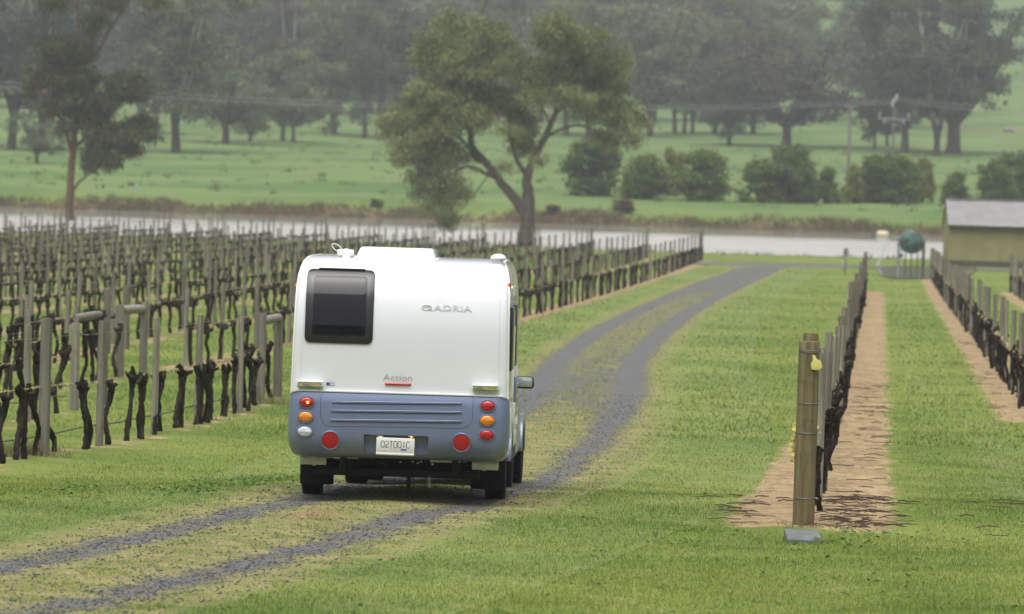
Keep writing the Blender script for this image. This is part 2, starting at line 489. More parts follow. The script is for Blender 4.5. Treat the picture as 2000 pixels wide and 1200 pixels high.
# ------------------------------------------------------------------ gravel track
TC = [(-5.6, 28), (-4.9, 34)]
for (a, b) in (((0, 1105), (200, 1190)), ((300, 1050), (500, 1110)), ((505, 1003), (800, 1010)), ((610, 970), (968, 977))):
    p, q = on_ground(*a), on_ground(*b); TC.append(((p.x + q.x) / 2, (p.y + q.y) / 2))
print('track near', [(round(a, 2), round(b, 2)) for a, b in TC])
for u, v in ((1030, 880), (1135, 770), (1182, 690), (1305, 606), (1405, 558), (1468, 533)):
    p = on_ground(u, v); TC.append((p.x, p.y))
TC += [(12.6, 296), (14.6, 310), (17.5, 318.5), (22, 322), (30, 324), (48, 326)]
TC = [p for i, p in enumerate(TC)]
print('track', [(round(a, 2), round(b, 2)) for a, b in TC])
tc = catmull(TC, .4)
tg = np.gradient(tc, axis=0); tg /= np.linalg.norm(tg, axis=1)[:, None]
side = np.stack([tg[:, 1], -tg[:, 0]], -1)
lat = np.linspace(-3.3, 3.3, 83)
P = tc[:, None, :] + side[:, None, :] * lat[None, :, None]
PZ = zg(P[..., 0], P[..., 1])
near = 1 - sstep(70, 100, P[..., 1])
L = np.abs(lat)[None, :]
rut = np.exp(-((L - .80) / (.34 + .07 * (1 - near))) ** 2)
PZ = PZ + .016 + .022 * np.exp(-(L / .4) ** 2) + .012 * np.exp(-((L - 1.45) / .3) ** 2)
mid = (1 - near) * sstep(1.5, 1.0, L) * (.46 + .13 * sstep(78, 86, P[..., 1]) * (1 - sstep(108, 125, P[..., 1])) + .22 * sstep(190, 250, P[..., 1]))
bumpy = np.maximum(rut * (.70 + .2 * (1 - near)), np.maximum(mid, .14 * sstep(2.0, 1.2, L)))
# gravel fans out where the track widens ahead of the motor vehicle
grav = np.clip(bumpy, 0, 1)
moss = np.clip(1.12 - np.maximum(L - 1.0, 0) / .95, 0, 1) * sstep(2.5, 1.6, L) * (.75 + .25 * near)
red = np.exp(-((P[..., 1] - 52.6) / 1.7) ** 2) * np.exp(-((lat[None, :] + .1) / .45) ** 2) * .8
edge = sstep(2.6, 2.3, L)
PZ = np.where(L > 3.2, PZ - .012, PZ)
n0, n1 = P.shape[:2]
ii = np.arange(n0 * n1).reshape(n0, n1)
fc = np.stack([ii[:-1, :-1], ii[:-1, 1:], ii[1:, 1:], ii[1:, :-1]], -1).reshape(-1, 4)
one = np.ones_like(P[..., 0])
me = np_mesh('gravel_track', np.concatenate([P, PZ[..., None]], -1).reshape(-1, 3), fc, M['track'],
             dict(grav=(grav * one).ravel(), moss=(moss * one).ravel(), red=(red * one).ravel()), True)
tag(link('gravel_track', me), kind='structure')
RC = catmull([(10.6, 306), (13.5, 315), (18, 320.5), (25, 323), (36, 324), (56, 325)], .8)
rt = np.gradient(RC, axis=0); rt /= np.linalg.norm(rt, axis=1)[:, None]
rl = np.linspace(-5.2, 5.2, 40)
RPp = RC[:, None, :] + np.stack([rt[:, 1], -rt[:, 0]], -1)[:, None, :] * rl[None, :, None]
rg_ = sstep(4.6, 3.0, np.abs(rl))[None, :] * (sstep(0, 8, np.arange(len(RC))))[:, None]
m0, m1 = RPp.shape[:2]; q = np.arange(m0 * m1).reshape(m0, m1)
tag(link('gravel_road', np_mesh('gravel_road', np.concatenate([RPp, (zg(RPp[..., 0], RPp[..., 1]) + .030)[..., None]], -1).reshape(-1, 3),
    np.stack([q[:-1, :-1], q[:-1, 1:], q[1:, 1:], q[1:, :-1]], -1).reshape(-1, 4), M['track'], dict(grav=(rg_ * .95 + 0 * RPp[..., 0]).ravel(), moss=(sstep(5, 4, np.abs(rl))[None, :] * .6 + 0 * RPp[..., 0]).ravel(), red=0 * RPp[..., 0].ravel()), True)), kind='structure')
def track_lat(X, Y):
    """signed distance from the track's middle (near part only)"""
    return (X - np.interp(Y, tc[:, 1], tc[:, 0])) * .985

# ------------------------------------------------------------------ vine rows: x = a + .0644 y
SL = .0644
A1_PATH = [on_ground(u, v, 40, 150, .05) for u, v in ((83, 891), (198, 876), (302, 853), (387, 830), (468, 810), (508, 786), (540, 778))]
_ax = np.array([A1_PATH[0].x - .085 * 14] + [p.x for p in A1_PATH] + [A1_PATH[-1].x + .4]); _ay = np.array([A1_PATH[0].y - 14] + [p.y for p in A1_PATH] + [A1_PATH[-1].y + 6])
def row_x(a, Y):
    return np.interp(Y, _ay, _ax) if a == 'front' else a + SL * Y
# name, a, y0, y1, post spacing, description
ROWS = []
RIGHT_A = -.59
ROWS.append(dict(k='R1', a=RIGHT_A, y0=53.7, y1=240, sp=6.0, d='row right of the gravel track', blk='right'))
ROWS.append(dict(k='R2', a=2.6, y0=92, y1=283, sp=6.0, d='second row right of the track', blk='right'))
ROWS.append(dict(k='R3', a=5.8, y0=165, y1=249, sp=6.0, d='third row right of the track', blk='right'))
A1a = -10.15
ROWS.append(dict(k='A1', a='front', y0=62.5, y1=A1_PATH[-1].y, sp=5.48, d='front vine row at far left', blk='front'))
ROWS.append(dict(k='A2', a=-12.2, y0=76, y1=86.8, ext=2.6, sp=5.2, d='second front row at far left', blk='front'))
ROWS.append(dict(k='A3', a=-13.8, y0=82, y1=103.4, ext=3.5, sp=5.5, d='third front row at far left', blk='front'))
ROWS.append(dict(k='A4', a=-16.0, y0=94, y1=118, sp=5.5, d='fourth front row at far left', blk='front'))
for j in range(13):
    a = -10.2 - 3.2 * j
    y0 = max(108 + 1.5 * j, -a / .1555)
    if y0 < 318:
        ROWS.append(dict(k='B%d' % j, a=a, y0=y0, y1=326 + 1.2 * j, sp=6.2, j=j,
                         d=('outermost row of the dam block' if j == 0 else ordinal(j + 1) + ' row of the dam block'), blk='back'))
def soil_strip(r):
    a, y0, y1, blk = r['a'], r['y0'] - (1.6 if r['blk'] == 'right' else 1.0), r['y1'] + 1, r['blk']
    yy = np.concatenate([np.arange(y0, min(y1, 130), .5), np.arange(max(y0, 130), y1, 2.5)])
    l = np.linspace(-1.25, 1.35, 27)
    X = row_x(a, yy)[:, None] + l[None, :]; Y = yy[:, None] + 0 * X
    Z = zg(X, Y) - .014 + (.020 + .02 * np.exp(-((l - .05) / .4) ** 2)[None, :]) * sstep(y0, y0 + .9, Y) * (sstep(-1.25, -1.05, l) * sstep(1.35, 1.15, l))[None, :]
    if blk == 'right':
        lo = .72 - .25 * sstep(60, 90, Y)
        s = sstep(-lo - .42, -lo + .25, l[None, :] + 0 * Y) * sstep(1.2, .40, l[None, :]) * .96
    elif blk == 'back':
        s = sstep(-.75, -.3, l)[None, :] * sstep(.85, .4, l)[None, :] * (.50 + .42 * (1 - sstep(.0, 12, Y - y0)))
        if r.get('j') == 0: s = sstep(-.75, -.3, l)[None, :] * sstep(1.1, .6, l)[None, :] * .9
    else:
        s = sstep(-.5, -.2, l)[None, :] * sstep(.5, .2, l)[None, :] * .40
    s = s * sstep(y0, y0 + 2.2, Y) * sstep(y1, y1 - 2, Y)
    m0, m1 = X.shape; q = np.arange(m0 * m1).reshape(m0, m1)
    f = np.stack([q[:-1, :-1], q[:-1, 1:], q[1:, 1:], q[1:, :-1]], -1).reshape(-1, 4)
    me = np_mesh('soil_strip', np.stack([X, Y, Z], -1).reshape(-1, 3), f, M['soil'], dict(soil=(s + 0 * X).ravel()), True)
    tag(link('soil_strip', me), kind='structure')
for r in ROWS: soil_strip(r)

# ------------------------------------------------------------------ grass, stones, twigs (nobody could count them)
def in_soil(X, Y):
    k = np.zeros_like(X)
    for r in ROWS:
        if r['blk'] == 'right':
            l = X - row_x(r['a'], Y) + .10 * np.sin(Y * 1.9 + r['y0']) + .09 * np.sin(Y * .63 + 2) + .08 * rng.normal(size=X.shape); lo = .72 - .25 * sstep(60, 90, Y)
            k = np.maximum(k, sstep(-lo - .32, -lo + .1, l) * sstep(1.06, .7, l) * sstep(r['y0'] - 1.6, r['y0'] - .6, Y) * (Y < r['y1']))
    return k
def frame_sample(n, y0, y1, power=1.0, u0=-120, u1=2120):
    """points on the ground spread over the visible wedge"""
    t = rng.random(n)
    # even per picture row: density falls as 1/y^2 beyond the near edge
    Y = 1 / (1 / y0 + t * (1 / y1 - 1 / y0)) if power else y0 + (y1 - y0) * t
    u = u0 + (u1 - u0) * rng.random(n)
    return (u - 1000) / F * Y, Y
def make_blades(n, y0, y1, h0, h1, w, power=1.0):
    X, Y = frame_sample(n, y0, y1, power)
    d = np.abs(track_lat(X, Y))
    rutp = np.exp(-((d - .8) / .36) ** 2)
    keep = rng.random(n) > np.maximum(rutp * 1.5, in_soil(X, Y) * 1.02)
    keep &= ~((d < 1.3) & (rng.random(n) < .15))
    # patchy sward
    pat = np.sin(X * 2.1 + np.sin(Y * .7) * 2) * np.sin(Y * 1.3 + np.sin(X * 1.1) * 1.5)
    keep &= rng.random(n) < .85 + .14 * pat
    X, Y, d, pat = X[keep], Y[keep], d[keep], pat[keep]; n = len(X)
    Z = zg(X, Y) - .004 + (.014 + .022 * np.exp(-(d / .4) ** 2) + .012 * np.exp(-((d - 1.45) / .3) ** 2)) * (d < 3.2)
    h = (h0 + (h1 - h0) * rng.random(n) ** 1.6) * (1 + .15 * pat) * np.where(d < 1.7, .50 + .5 * (np.sin(X * 5 + Y * 1.7) * np.sin(Y * 2.3 - X * 3) > .35), 1)
    ang = rng.random(n) * 2 * np.pi; lean = rng.random(n) * .9
    la = rng.random(n) * 2 * np.pi
    ww = w * (.6 + .8 * rng.random(n)) * np.clip(Y / 55, .8, 4)
    p0 = np.stack([X - np.cos(ang) * ww, Y - np.sin(ang) * ww, Z], -1)
    p1 = np.stack([X + np.cos(ang) * ww, Y + np.sin(ang) * ww, Z], -1)
    p2 = np.stack([X + np.cos(la) * h * lean, Y + np.sin(la) * h * lean, Z + h], -1)
    V = np.stack([p0, p1, p2], 1).reshape(-1, 3)
    Fc = np.arange(3 * n).reshape(-1, 3)
    tint = np.repeat(np.clip(rng.random(n) * .93 + .12 * sstep(2.4, 1.4, d), 0, 1), 3)
    return V, Fc, tint
parts = [make_blades(520000, 36, 80, .013, .044, .0036), make_blades(120000, 80, 330, .03, .08, .006)]
off = 0; VV, FF, TT = [], [], []
for V, Fc, t in parts:
    VV.append(V); FF.append(Fc + off); TT.append(t); off += len(V)
tag(link('grass', np_mesh('grass', np.concatenate(VV), np.concatenate(FF), M['blades'], dict(tint=np.concatenate(TT)))), kind='stuff')

def rocks(n, y0, y1):
    X = []; Y = []
    t = rng.random(n); Yc = 1 / (1 / y0 + t * (1 / y1 - 1 / y0))
    s = rng.choice([-1, 1], n)
    l = s * (.8 + rng.normal(0, .24, n) * (1 + 1.3 * (rng.random(n) < .4)))
    wide = rng.random(n) < .34
    l = np.where(wide, rng.uniform(-1.9, 1.9, n), l)
    X = np.interp(Yc, tc[:, 1], tc[:, 0]) + l
    al = np.abs(l); Z = zg(X, Yc) + .014 + .022 * np.exp(-(al / .4) ** 2) + .012 * np.exp(-((al - 1.45) / .3) ** 2)
    r = (.004 + .015 * rng.random(n) ** 3.0) * np.where(wide, .9, 1)
    base = np.array([(1, 0, 0), (-1, 0, 0), (0, 1, 0), (0, -1, 0), (0, 0, 1), (0, 0, -1)], float)
    V = base[None] * (r[:, None, None] * rng.uniform(.55, 1.35, (n, 6, 1)))
    a = rng.random(n) * 6.28; b = rng.random(n) * 1.2
    c, s_ = np.cos(a), np.sin(a)
    x = V[..., 0] * c[:, None] - V[..., 1] * s_[:, None]; y = V[..., 0] * s_[:, None] + V[..., 1] * c[:, None]
    cz, sz = np.cos(b), np.sin(b)
    z = V[..., 2] * cz[:, None] * .75 + x * sz[:, None] * .5
    V = np.stack([x + X[:, None], y + Yc[:, None], z + Z[:, None] + .3 * r[:, None]], -1)
    f = np.array([(0, 2, 4), (2, 1, 4), (1, 3, 4), (3, 0, 4), (2, 0, 5), (1, 2, 5), (3, 1, 5), (0, 3, 5)])
    Fc = (np.arange(n)[:, None, None] * 6 + f[None]).reshape(-1, 3)
    return V.reshape(-1, 3), Fc
V, Fc = rocks(36000, 38, 100)
tag(link('gravel', np_mesh('gravel', V, Fc, M['gravel'])), kind='stuff')

# dead reeds along the far bank, tussocks over the far pasture, weeds by the track
def tufts(X, Y, h, w, mat, name, per=7, spread=.35):
    n = len(X) * per
    Xr = np.repeat(X, per) + rng.normal(0, spread, n); Yr = np.repeat(Y, per) + rng.normal(0, spread, n)
    H = np.repeat(h, per) * rng.uniform(.5, 1.15, n)
    Z = zg(Xr, Yr) - .03
    a = rng.random(n) * 6.28; la = rng.random(n) * 6.28; le = rng.random(n) * .7
    ww = w * rng.uniform(.6, 1.4, n)
    p0 = np.stack([Xr - np.cos(a) * ww, Yr - np.sin(a) * ww, Z], -1)
    p1 = np.stack([Xr + np.cos(a) * ww, Yr + np.sin(a) * ww, Z], -1)
    p2 = np.stack([Xr + np.cos(la) * H * le, Yr + np.sin(la) * H * le, Z + H], -1)
    me = np_mesh(name, np.stack([p0, p1, p2], 1).reshape(-1, 3), np.arange(3 * n).reshape(-1, 3), mat, dict(tint=np.repeat(rng.random(n), 3)))
    return tag(link(name, me), kind='stuff')
n = 5200
X = rng.uniform(-58, 56, n); Y = 500.6 + rng.random(n) ** 2.0 * 6.5
keep = rng.random(n) < .45 + .55 * (np.sin(X * .35) * np.sin(X * .13 + 1) > -.2)
tufts(X[keep], Y[keep], rng.uniform(.25, .75, keep.sum()), .05, M['reed'], 'dead_reeds', 8, .3)
n = 520
X, Y = frame_sample(n, 530, 860, 0, -40, 2040)
tufts(X, Y, rng.uniform(.25, .65, n), .07, M['tussock'], 'pasture_tussocks', 9, .30)
n = 260
X = rng.uniform(-55, 45, n); Y = rng.uniform(352, 361, n)
tufts(X, Y, rng.uniform(.15, .4, n), .03, M['tussock'], 'shore_grass', 8, .25)

def leafy_weeds():
    """low broad-leaved weeds left of the ruts, and sparse ones in the sward"""
    cs = []
    for (u, v, k) in ((405, 952, 120), (350, 962, 70), (480, 945, 80), (540, 940, 90), (140, 966, 30), (160, 955, 40), (560, 955, 60), (1240, 1020, 14), (1390, 1060, 20), (1700, 1050, 30), (1640, 1058, 40)):
        p = on_ground(u, v, 30, 90, .02)
        for _ in range(k):
            cs.append((p.x + random.gauss(0, .28), p.y + random.gauss(0, 1.0), random.uniform(.02, .09)))
    X, Y = frame_sample(500, 38, 70)
    for x, y in zip(X, Y):
        if abs(float(track_lat(np.array(x), np.array(y)))) > 1.6 and in_soil(np.array([x]), np.array([y]))[0] < .3: cs.append((x, y, random.uniform(.01, .04)))
    VV, FF, tt = [], [], []
    for (x, y, h) in cs:
        z = zgf(x, y)
        for _ in range(5):
            a = random.random() * 6.28; r = random.uniform(.012, .032)
            c = Vector((x + random.gauss(0, .03), y + random.gauss(0, .03), z + h * random.uniform(.3, 1)))
            d = Vector((math.cos(a), math.sin(a), random.uniform(-.3, .7))).normalized(); w = d.cross(Vector((0, 0, 1))).normalized()
            k = len(VV); VV += [c - d * r, c + w * r * .7, c + d * r, c - w * r * .7]; FF.append((k, k + 1, k + 2, k + 3)); tt += [random.random()] * 4
    tag(link('low_weeds', np_mesh('low_weeds', np.array(VV), np.array(FF), M['leaf_weed'], dict(tint=np.array(tt)))), kind='stuff')
leafy_weeds()

def prunings():
    m = MB()
    spots = []
    for _ in range(48): spots.append((random.gauss(.50, .17), random.uniform(53.2, 56.5)))
    for _ in range(34): spots.append((random.gauss(.52, .18), random.uniform(56, 62)))
    for _ in range(22): spots.append((random.gauss(-.62, .2), random.uniform(53.5, 60)))
    for _ in range(60): spots.append((random.uniform(.25, .75), random.uniform(60, 110)))
    for _ in range(14): spots.append((random.uniform(1.4, 3.0), random.uniform(52, 62)))
    for _ in range(40): spots.append((3.2 + random.uniform(-.9, .2), random.uniform(95, 150)))
    for l, y in spots:
        x = row_x(RIGHT_A, y) + l; z = zgf(x, y) + .012
        a = random.gauss(0, .35) + (math.pi if random.random() < .5 else 0); le = random.uniform(.10, .42)
        pts = []; h = 0
        for i in range(5):
            t = i / 4
            pts.append((x + math.cos(a) * le * t, y + math.sin(a) * le * t * 1.5, z + .02 + random.uniform(0, .02) * math.sin(t * 3.1)))
            a += random.gauss(0, .12)
        m.tube(pts, [random.uniform(.0045, .0085)] * 4 + [.0015], 4)
    tag(m.build('vine_prunings', M['twig']), kind='stuff')
prunings()
def dry_grass_clumps():
    X = []; Y = []; H = []
    for (u, v, k, s, h) in ((15, 893, 60, .32, .30), (50, 886, 30, .25, .2), (1580, 1032, 26, .09, .10), (1560, 1036, 18, .08, .10), (520, 792, 26, .2, .25), (1600, 1034, 16, .08, .08)):
        p = on_ground(u, v, 30, 130, .02)
        for _ in range(k):
            X.append(p.x + random.gauss(0, s)); Y.append(p.y + random.gauss(0, s)); H.append(h * random.uniform(.5, 1.2))
    tufts(np.array(X), np.array(Y), np.array(H), .006, M['reed'], 'dry_grass', 9, .05)
dry_grass_clumps()
# ------------------------------------------------------------------ vineyard: posts, vines, wires
def post_mesh(name, rad, h, mat, seed, top=.0):
    r_ = random.Random(seed); m = MB()
    lean = (r_.gauss(0, .006), r_.gauss(0, .006)); n = 14
    prof = [(-.25, 1.02), (0, 1.02), (h * .3, 1.0), (h * .6, .985), (h * .9, .97), (h - .012, .965), (h, .90)]
    k0 = len(m.v); ph = r_.random() * 6
    for z, s in prof:
        for j in range(n):
            a = 2 * math.pi * j / n
            rr = rad * s * (1 + .035 * math.sin(2 * a + ph) + .02 * math.sin(5 * a + z * 3 + ph))
            m.v.append((rr * math.cos(a) + lean[0] * z, rr * math.sin(a) + lean[1] * z, z))
    for i in range(len(prof) - 1):
        for j in range(n):
            a, b = k0 + i * n + j, k0 + i * n + (j + 1) % n
            m.f.append((a, b, b + n, a + n))
    m.f.append(tuple(k0 + (len(prof) - 1) * n + j for j in range(n)))
    return m.mesh(name, mat, angle=50)
PM = [post_mesh('vineyard_post', r, 1.0, M['post'], i) for i, r in enumerate((.044, .049, .052, .046, .054))]
PM_END = [post_mesh('vineyard_post', r, 1.0, M['post'], 20 + i) for i, r in enumerate((.072, .078))]

def vine_mesh(seed, h=.82, two=False):
    r_ = random.Random(seed); m = MB()
    def trunk(x0, lean, amp):
        pts, rads = [], []
        px, py = x0, 0
        n = 9
        for i in range(n):
            t = i / (n - 1)
            x = x0 + lean * t + amp * math.sin(t * 4 + seed) * t * (1 - t) * 3 + r_.gauss(0, .008)
            y = amp * .6 * math.cos(t * 5 + seed) * t * (1 - t) * 3
            pts.append((x, y, -.05 + (h + .05) * t)); rads.append((.034 - .006 * math.sin(t * 3.0)) * r_.uniform(.82, 1.2) + (.010 if i > 6 else 0))
        m.tube(pts, rads, 8)
        return pts[-1]
    tops = [trunk(0, r_.uniform(-.30, .30), r_.uniform(-.16, .16))]
    if two: tops.append(trunk(r_.choice((-1, 1)) * r_.uniform(.22, .3), r_.uniform(-.05, .05), r_.uniform(-.06, .06)))
    for (tx, ty, tz) in tops:
        # knobbly head and cut-back arms
        for _ in range(r_.randint(3, 5)):
            a = r_.choice((0, math.pi)) + r_.gauss(0, .5); le = r_.uniform(.06, .17); up = r_.uniform(-.02, .12)
            p = [(tx, ty, tz - .04), (tx + math.cos(a) * le * .5, ty + math.sin(a) * le * .3, tz + up * .4), (tx + math.cos(a) * le, ty + math.sin(a) * le * .5, tz + up)]
            m.tube(p, [.036, .036 * r_.uniform(.8, 1.15), .025 * r_.uniform(.7, 1.2)], 7)
            e = p[-1]
            for _ in range(2):
                q = (e[0] + r_.gauss(0, .025), e[1] + r_.gauss(0, .02), e[2] + r_.uniform(.01, .05)); m.tube([e, q], [.018, .010], 5)
        for _ in range(4):
            m.tube([(tx + r_.gauss(0, .03), ty, tz - .03), (tx + r_.gauss(0, .05), ty + r_.gauss(0, .04), tz + r_.uniform(0, .05))], [.032, .022], 6)
    me = m.mesh('grape_vine', M['vine'], angle=80)
    # rough, shaggy bark
    bm = bmesh.new(); bm.from_mesh(me)
    bmesh.ops.subdivide_edges(bm, edges=bm.edges, cuts=1)
    for v in bm.verts:
        v.co += Vector((r_.gauss(0, .0055), r_.gauss(0, .0055), r_.gauss(0, .004)))
    bm.to_mesh(me); bm.free()
    for p in me.polygons: p.use_smooth = True
    return me
VM = [vine_mesh(100 + i, h, i % 3 == 2) for i, h in enumerate((.82, .86, .80, .84, .88, .80, .83, .85, .81))]
VMT = [vine_mesh(200 + i, h) for i, h in enumerate((.74, .70, .77, .72, .76, .70))]
def vine_cordon_mesh(seed):
    """trunk with two cordon arms tied along the wire, as in the block by the dam"""
    r_ = random.Random(seed); m = MB(); h = r_.uniform(.62, .72)
    tr = [(r_.gauss(0, .03), r_.gauss(0, .02), -.05), (r_.gauss(0, .05), r_.gauss(0, .03), h * .35), (r_.gauss(0, .04), r_.gauss(0, .03), h * .7), (0, 0, h)]
    m.tube(tr, [.042, .035, .034, .046], 7)
    for s in (-1, 1):
        p = [(0, 0, h)]
        for i in range(1, 6): p.append((s * .125 * i, r_.gauss(0, .018), h + .07 + r_.gauss(0, .02)))
        m.tube(p, [.040, .035, .030, .028, .022, .014], 6)
        for i in range(1, 6):
            q = p[i]
            m.tube([q, (q[0] + r_.gauss(0, .03), q[1] + r_.gauss(0, .02), q[2] + r_.uniform(.04, .14))], [.024, .008], 5)
    return m.mesh('grape_vine', M['vine'], angle=80)
VC = [vine_cordon_mesh(300 + i) for i in range(8)]
RZ = math.pi / 2 - math.atan(SL)        # local x of a vine runs along its row

posts, vines = [], []
AX = {'A1': [p.y for p in A1_PATH]}
HP = {'A1': [1.72, 1.66, 1.64, 1.60, 1.55, 1.46, 1.40]}
for r in ROWS:
    k = r['k']
    if k == 'A1': yl = AX['A1']
    elif k == 'R1': yl = [53.7, 55.4] + list(np.arange(59.2, 236, 5.9)) + [237.3, 240]
    else:
        yl = list(np.arange(r['y1'], r['y0'], -r['sp']))[::-1]
        if r['blk'] == 'back': yl = yl[:-1] + [r['y1'] - 2.6, r['y1']]
        elif r['blk'] == 'front' : yl = yl + [r['y1'] + r.get('ext', 3.2)]
    N = len(yl)
    for i, y in enumerate(yl):
        x = row_x(r['a'], y) + (random.gauss(0, .03) if k != 'R1' else random.gauss(0, .025))
        h = 1.62 + random.gauss(0, .03)
        end = (i >= N - 2)
        if k == 'A1': h = HP['A1'][i]
        elif r['blk'] == 'front': h = 1.42 if not end else 1.36
        elif k == 'R1' and y > 56: h = 1.62 + random.gauss(0, .05)
        elif r['blk'] == 'back': h = (1.72 if end else 1.60) + random.gauss(0, .03)
        posts.append(dict(r=r, y=y, x=x, h=h, end=end, nth=N - i, n=N, i=i))
    step = 1.30 if r['blk'] != 'back' else 1.75
    if k == 'R1': step = 1.45
    ny_ = 0
    for y in np.arange(r['y0'] + (1.3 if k != 'R1' else 1.0), r['y1'] - .6, step):
        yy = y + random.gauss(0, .10); x = row_x(r['a'], yy) + random.gauss(0, .04); ny_ += 1
        vines.append(dict(r=r, y=yy, x=x, nth=ny_))
def hidden(x, y, h):
    z = zgf(x, y); a = level(*project((x, y, z + h))); b = level(*project((x, y, z)))
    return y > 60 and 590 < a[0] < 985 and a[1] > 522 and b[1] < 940
def inframe(x, y, h, pad=25):
    u, v = project((x, y, zgf(x, y) + h))
    u2, v2 = project((x, y, zgf(x, y)))
    return -pad < u < 2000 + pad and -60 < v < 1260
posts_v = [p for p in posts if inframe(p['x'], p['y'], p['h'], 300)]
good = [p for p in posts_v if inframe(p['x'], p['y'], p['h'], 12) and not hidden(p['x'], p['y'], p['h'])]
good.sort(key=lambda p: p['y'])
keep = good[:300]; kid = {id(p) for p in keep}
rest = [p for p in posts_v if id(p) not in kid]
print('posts', len(posts_v), len(keep), len(rest))
FRONT_POST = None
def post_label(p):
    r = p['r']; k = r['k']
    if k == 'R1':
        if p['i'] == 0: return 'stout brown end post with yellow ear tag at the near end of the right row'
        if p['i'] == 1: return 'brown strainer post close behind the yellow-tagged end post'
        return ordinal(p['i'] + 1) + ' grey post from the near end of the ' + r['d']
    if k == 'A1' and p['i'] == 0: return 'thickest grey post at near end of the front vine row, far left'
    if r['blk'] == 'front' and p['end']:
        return ('outer' if p['nth'] == 1 else 'inner') + ' grey end post holding a strut log, ' + r['d']
    if r['blk'] == 'back' and p['nth'] == 1: return 'dark end post nearest the water, ' + r['d']
    return 'grey timber post, ' + ordinal(p['nth']) + ' from the water end, ' + r['d'] if r['blk'] == 'back' else 'grey timber post, ' + ordinal(p['i'] + 1) + ' from near end, ' + r['d']
def big(p): return p['end'] or (p['r']['k'] == 'A1' and p['i'] == 0)
for q, p in enumerate(keep):
    r = p['r']; k = r['k']; z = zgf(p['x'], p['y'])
    if k == 'R1' and p['i'] < 2:
        if p['i'] == 0:
            b = on_ground(1569, 1030, 40, 70, .01); p['x'], p['y'] = b.x, b.y; z = b.z
            h, rad = 1.755, .104
        else:
            b = at_depth(1581, 680, 55.6); p['x'], p['y'] = b.x, b.y; z = zgf(b.x, b.y)
            h, rad = 1.79, .075
        o = link('vineyard_post', post_mesh('vineyard_post', rad, h, M['post_brown'], 50 + p['i']))
        o.location = (p['x'], p['y'], z)
        o.rotation_euler = (0, R(.3), 0)
        if p['i'] == 0:
            FRONT_POST = o
            for zz in (1.665, 1.68, 1.18, .90, .285):
                w = MB(); rr = rad * 1.0 + .004
                w.tube([(rr * math.cos(a), rr * math.sin(a), zz + .008 * math.sin(a)) for a in np.linspace(0, 2 * math.pi, 19)], .0035, 5, cap=False)
                w.tube([(rr * .95, -.03, zz), (rr + .02, -.045, zz - .012)], .006, 5)
                w.build('wire_loop', M['wire'], o)
            M['tag'] = simple('yellow_tag_plastic', (.60, .55, .17), .4, var=.08)
            pts = [(-.008, .07), (.010, .072), (.018, .035), (.045, .012), (.05, -.045), (.018, -.068), (-.040, -.045), (-.036, .005), (-.012, .030)]
            t = MB().prism(pts, 'y', -.004, .004).mesh('ear_tag', M['tag'], bevel=.002)
            to = link('ear_tag', t, o); to.location = (.050, -rad * .90 - .012, 1.555); to.rotation_euler = (R(-6), R(-14), R(12)); to.scale = (1.2, 1, 1.1)
            tag(to, 'yellow plastic ear tag')
            nb = MB().tube([(.052, -rad * .78, 1.61), (.052, -rad * .98, 1.61)], .007, 8); nb.build('tag_pin', M['wire'], o)
    else:
        me = PM_END[q % 2] if big(p) else PM[q % 5]
        o = link('vineyard_post', me); o.location = (p['x'], p['y'], z); o.scale = (1, 1, p['h'])
        if r['blk'] == 'front' and not big(p): o.scale = (1.05, 1.05, p['h'])
        if k == 'R1': o.scale = (1.1, 1.1, p['h'])
        o.rotation_euler = (random.gauss(0, .012), random.gauss(0, .012), random.random() * 6)
    tag(o, post_label(p), 'post', {'right': 'posts of the rows right of the track', 'front': 'posts of the front rows at far left', 'back': 'posts of the vine block by the dam'}[r['blk']])
if rest:
    src = PM[0]; co = np.array([v.co[:] for v in src.vertices]); fv = np.array([list(f.vertices) for f in src.polygons if len(f.vertices) == 4])
    VV, FF = [], []; off = 0
    for p in rest:
        VV.append(co * np.array([1, 1, p['h']]) + np.array([p['x'], p['y'], zgf(p['x'], p['y'])])); FF.append(fv + off); off += len(co)
    tag(link('distant_posts', np_mesh('distant_posts', np.concatenate(VV), np.concatenate(FF), M['post'], smooth=True)), kind='stuff')

vis = [v for v in vines if inframe(v['x'], v['y'], .8, 300)]
gv = [v for v in vis if inframe(v['x'], v['y'], .8, 12) and not hidden(v['x'], v['y'], .85)]
gv.sort(key=lambda v: v['y'])
keepv = gv[:300]; kid = {id(v) for v in keepv}
restv = [v for v in vis if id(v) not in kid]
print('vines', len(vis), len(keepv), len(restv), keepv[-1]['y'])
for q, v in enumerate(keepv):
    r = v['r']
    me = VM[q % len(VM)] if r['blk'] == 'front' else (VMT[q % len(VMT)] if r['blk'] == 'right' else VC[q % len(VC)])
    o = link('grape_vine', me); o.location = (v['x'], v['y'], zgf(v['x'], v['y']) - .01)
    o.rotation_euler = (random.gauss(0, .03), random.gauss(0, .04), RZ + (math.pi if random.random() < .5 else 0) + random.gauss(0, .25))
    s = random.uniform(.92, 1.1) * (.78 if r['k'] == 'R1' and v['y'] < 62 else 1); o.scale = (s * 1.1, s * 1.1, s * (.95 if r['k'] == 'A1' else 1))
    tag(o, {'front': 'gnarled black vine', 'right': 'dark shaggy vine trunk', 'back': 'dark two-armed vine'}[r['blk']]
        + ', ' + ordinal(v['nth']) + ' from the near end, ' + r['d'], 'grape vine',
        {'right': 'vines of the rows right of the track', 'front': 'vines of the front rows at far left', 'back': 'vines of the block by the dam'}[r['blk']])
